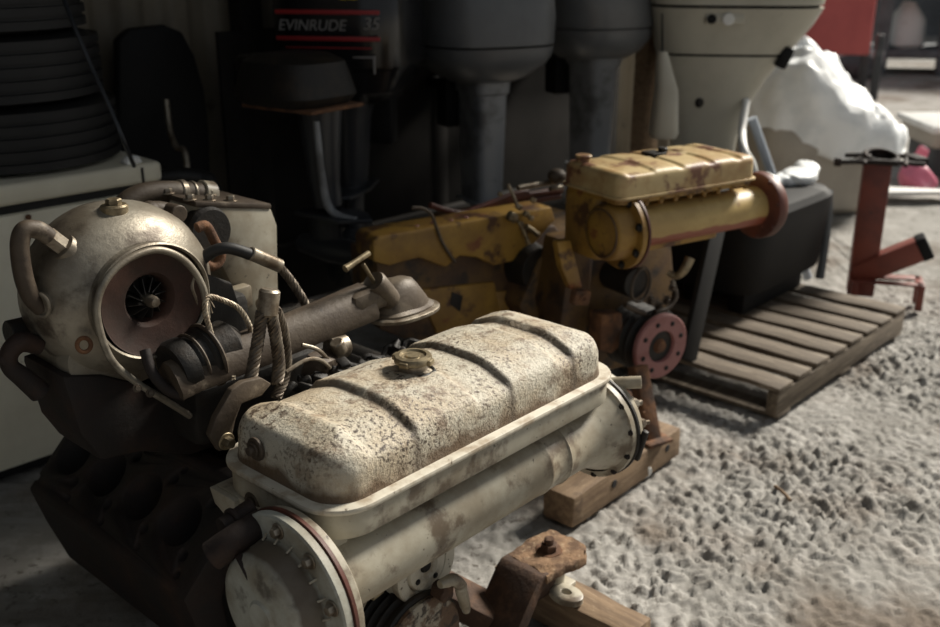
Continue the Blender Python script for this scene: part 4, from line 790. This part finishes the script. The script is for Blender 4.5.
for k, (dx, lab) in enumerate(((.03, 'black tyre lying on the freezer lid, lowest of its stack'), (.0, 'black tyre second from the bottom of the stack on the freezer'), (-.03, 'black tyre third from the bottom of the stack on the freezer'), (-.02, 'black tyre topmost in the stack on the freezer, cut by the frame'))):
    if ty is None: ty = tyre_mesh().out('tyre', m_rub); o = ty
    else: o = dup(ty)
    o.location = tc_+U*(dx+.05)+Vector((0, 0, ztop+.094+.186*k)); o.rotation_euler = (0, 0, k*.4); tag(o, lab, 'tyre', 'tyres stacked on the freezer')
m = M(); q = [dep(*k) for k in ((62, -6, 2.62), (75, 28, 2.6), (92, 68, 2.6), (110, 108, 2.59), (124, 142, 2.6), (134, 166, 2.72))]; m.tube(q, .006, n=8); tag(m.out('cable', m_darkleg), 'thin dark cable hanging down the stacked tyres', 'cable')
# dark round-topped panel behind
pn = Fr(dep(150, 170, 3.72)*1.0, 45); bs = dep(170, 100, 3.55); pn = Fr((bs.x, bs.y, 0), 42)
P = [pn.at(x, y, 1, 0) for x, y in ((118, 40), (130, 29), (165, 25), (183, 32), (195, 55), (205, 90), (210, 130), (212, 200), (215, 330), (118, 330))]
m = M(); m.prism([(v.x, v.z) for v in P], (0, .05, 0), (1, 0, 0), (0, 0, 1), .05, .012); o = m.out('seat_panel', m_black); o.location = pn.o; o.rotation_euler = (0, 0, pn.yaw); tag(o, 'dark round-topped upright panel between freezer and outboards', 'panel')
m = M(); q = [dep(*k) for k in ((166, 100, 3.45), (168, 118, 3.45), (171, 135, 3.44), (177, 148, 3.42), (186, 158, 3.4), (189, 240, 3.4), (190, 402, 3.4))]; m.tube(q, .011, n=10); tag(m.out('bent_rod', m_steel), 'bent bare metal rod in front of the dark panel', 'rod')
m = M(); q = [dep(*k) for k in ((160, 178, 3.2), (180, 176, 3.22), (200, 178, 3.25), (210, 184, 3.25), (214, 215, 3.25), (214, 400, 3.25))]; m.tube(q, .028, n=14); tag(m.out('black_hose', m_rub), 'thick black hose hanging beside the freezer corner', 'hose')
# gear leg standing in the gap left of the yellow engine
m = M(); 

# ================================================================ yard beyond the shed
def blob_sheet():
    bx = Fr((1.62, 5.62, 0), 20); P = bx
    n, k = 72, 34; m = M(); rows = []
    for j in range(k+1):
        v = j/k; row = []
        for i in range(n):
            a = 2*PI*i/n; ca, sa = math.cos(a), math.sin(a)
            rad = min(1, v*1.35)**.8; r = 1
            x = .52*math.copysign(abs(ca)**.8, ca)*rad; y = .42*math.copysign(abs(sa)**.8, sa)*rad
            top = .93 - .36*sst(-.25, .42, x) + .06*math.sin(x*9+1)*math.cos(y*7)
            drop = max(0, v-.70)/.30; z = top*(1-.25*rad**3) - drop*(.34+.10*noise.noise(Vector((ca*2, sa*2, 4))))
            f = noise.noise(Vector((x*4, y*4, z*3)))*.06+abs(noise.noise(Vector((x*6+7, y*6, z*4+2))))*.10-.03+abs(noise.noise(Vector((x*9+3, y*9, z*7))))*.05+abs(noise.noise(Vector((x*17+3, y*17, z*15))))*.045
            row.append(m.b.verts.new((x*(1+f*.9), y*(1+f*.9), max(.33, z+f*.8))))
        rows.append(row)
    for A, B in zip(rows, rows[1:]):
        for i in range(n): m.b.faces.new((A[i], A[(i+1) % n], B[(i+1) % n], B[i]))
    bmesh.ops.remove_doubles(m.b, verts=m.b.verts, dist=.0005)
    o = m.out('plastic_sheet', m_sheet, sharp=70); s = o.modifiers.new('s', 'SOLIDIFY'); s.thickness = .006
    return o
hb = gz(800, 222); hull = Fr((2.05, 6.0, 0), 10)
m = M(); m.loft([(.0, -.1, 0, .36, .33, 4), (.04, -.1, 0, .39, .37, 4), (.40, -.1, 0, .42, .40, 4), (.50, -.1, 0, .40, .37, 4), (.53, -.1, 0, .36, .33, 4)], 48); o = m.out('boat_seat', m_beige); o.location = hull.o; o.rotation_euler = (0, 0, hull.yaw); tag(o, 'beige moulded boat section under the white plastic sheet', 'boat part')
o = blob_sheet(); o.location = hull.o+Vector((.0, 0, .0)); o.rotation_euler = (0, 0, hull.yaw); tag(o, 'crumpled white plastic sheet heaped over the beige boat section', 'plastic sheet')
p = dep(918, 172, 5.6); m = M(); m.sphere((0, 0, .08), .085, (1.3, .8, 1), 4); m.sphere((.03, .05, .2), .06, (.6, .6, 1.5), 3); m.jitter(.06, 7); o = m.out('plastic_bag', m_pink); g = gz(915, 190); o.location = (g.x, g.y, 0); tag(o, 'pink plastic bag on the ground beside the white sheet', 'bag')
m = M(); m.prism([(-.35, -.08), (.35, -.1), (.42, .06), (-.1, .14)], (0, 0, .02), (1, 0, 0), (0, 1, 0), .02, .004); m.jitter(.03, 5); o = m.out('foam_sheet', m_white); g = gz(885, 196); o.location = (g.x+.1, g.y-.1, .02); tag(o, 'pale flat foam sheet on the ground behind the red stand', 'foam sheet')
t = thing('storage_box', 'beige low box with white lid at the right edge', 'box', (3.80, 6.93, 0), math.radians(-2))
M().box((0, 0, .10), (1.3, .5, .20), bev=.02).out('box_body', m_scrap, t); M().box((0, 0, .25), (1.4, .6, .11), bev=.02).out('box_side', m_beige, t); M().box((0, 0, .325), (1.46, .66, .05), bev=.015).out('lid', m_white, t)
g = gz(835, 62); t = thing('red_bin', 'faded red metal panel bin standing across the yard', 'bin', (3.62, 10.4, 0), math.radians(-12))
M().box((-.1, .5, .95), (1.0, 1.0, 1.0), bev=.03).out('bin_body', m_redsheet, t)
wl = M().box((0, 0, .32), (.08, .08, .66), bev=.01).out('leg', m_scrap, t, loc=(-.5, .1, 0))
for x, y in ((.5, .1), (-.5, .9), (.5, .9)): dup(wl, (x, y, 0), t)
g = gz(900, 82); t = thing('steel_rack', 'grey steel rack loaded with gear at the back of the yard', 'rack', (g.x+.75, g.y+.6, 0), math.radians(-10))
ps = M().box((0, 0, 1.0), (.16, .14, 2.0), bev=.01).out('post', m_greymetal, t, loc=(-.75, 0, 0))
for x, y in ((.0, 0), (.75, 0), (1.5, 0), (-.75, 1.0), (.75, 1.0), (1.5, 1)): dup(ps, (x, y, 0), t)
for z in (.25, .95, 1.6): M().box((.37, .5, z), (2.4, 1.1, .10), bev=.01).out('shelf', m_greymetal, t)
for x, z, w_, h in ((.35, .5, .5, .44), (1.1, .48, .5, .36), (-.3, 1.2, .5, .4), (.6, 1.22, .4, .44)):
    o = M().box((x, .55, z), (w_, .6, h), bev=.03).out('storage_tub', m_scrap); o.location = t.location; o.rotation_euler = t.rotation_euler; tag(o, 'dark tub on the grey steel rack across the yard', 'tub', 'tubs on the yard rack')
for px, py, r, m_, lab in ((812, 68, .2, m_scrap, 'dark scrap lump behind the white sheet, leftmost under the red bin'), (835, 66, .16, m_white, 'small white drum lying under the red bin'), (856, 70, .18, m_scrap, 'dark scrap lump right of the white drum'), (872, 66, .15, m_white, 'white bucket in front of the grey steel rack')):
    g = gz(px, py+8); m = M()
    if m_ is m_white: m.lathe([(0, 0), (r*.8, 0), (r, .03), (r*1.05, r*1.9), (r*.9, r*2.0), (0, r*2)], (0, 0, 0), (0, 0, 1), 28)
    else: m.sphere((0, 0, r*.7), r, (1.5, 1, .9), 3); m.jitter(.08, 4)
    o = m.out('bucket' if m_ is m_white else 'scrap_lump', m_); o.location = (g.x, g.y, 0); tag(o, lab, 'bucket' if m_ is m_white else 'scrap')
rk = bpy.data.objects['steel_rack']; t = M().loft([(0, 0, 0, .16, .13, 3), (.04, 0, 0, .22, .18, 3), (.34, 0, 0, .20, .17, 3), (.50, 0, 0, .1, .1, 2), (.55, 0, 0, .07, .07, 2)]).jitter(.02, 6).out('white_sack', m_white); t.location = rk.location+Matrix.Rotation(math.radians(-10), 3, 'Z') @ Vector((-.42, .28, .305)); tag(t, 'white sack on the lowest shelf of the far grey rack', 'sack')

# ---------------------------------------------------------------- small things on the floor
g = gz(646, 474); m = M(); m.lathe([(0, 0), (.017, 0), (.018, .004), (.014, .05), (.012, .055), (0, .056)], (0, 0, 0), (-.5, 1, .12), 20); o = m.out('plastic_plug', m_white); o.location = (g.x, g.y-.02, .015); tag(o, 'small white plastic plug on the floor beside the long brown timber', 'plug')
g = gz(783, 495); m = M(); m.tube([(-.012, .04, .006), (0, 0, .008), (.008, -.04, .006)], .005, n=8); o = m.out('wood_splinter', m_timber); o.location = (g.x, g.y, 0); tag(o, 'tan wood splinter lying on the bare floor', 'splinter')

# ---------------------------------------------------------------- camera, light, world
cd = bpy.data.cameras.new('camera'); cam = bpy.data.objects.new('camera', cd); C.objects.link(cam)
cam.location = CAM; cam.rotation_euler = (PI/2-PITCH, 0, 0); cd.sensor_width = 36; cd.lens = FPX*36/940; cd.clip_end = 200
cd.dof.use_dof = True; cd.dof.focus_distance = 1.70; cd.dof.aperture_fstop = 3.5
bpy.context.scene.camera = cam
sd = bpy.data.lights.new('sun', 'SUN'); sd.energy = 7.4; sd.angle = math.radians(14); sd.color = (1, .94, .84)
so = bpy.data.objects.new('sun', sd); C.objects.link(so); so.location = (4, 4, 6)
so.rotation_euler = Vector((.66, .52, .66)).to_track_quat('Z', 'Y').to_euler()
w = bpy.data.worlds.new('world'); bpy.context.scene.world = w; w.use_nodes = True
w.node_tree.nodes['Background'].inputs[0].default_value = (.88, .94, 1.0, 1); w.node_tree.nodes['Background'].inputs[1].default_value = .27
sc = bpy.context.scene
sc.view_settings.view_transform = 'Standard'; sc.view_settings.look = 'None'; sc.view_settings.gamma = 1; sc.view_settings.use_curve_mapping = False; sc.view_settings.exposure = 0
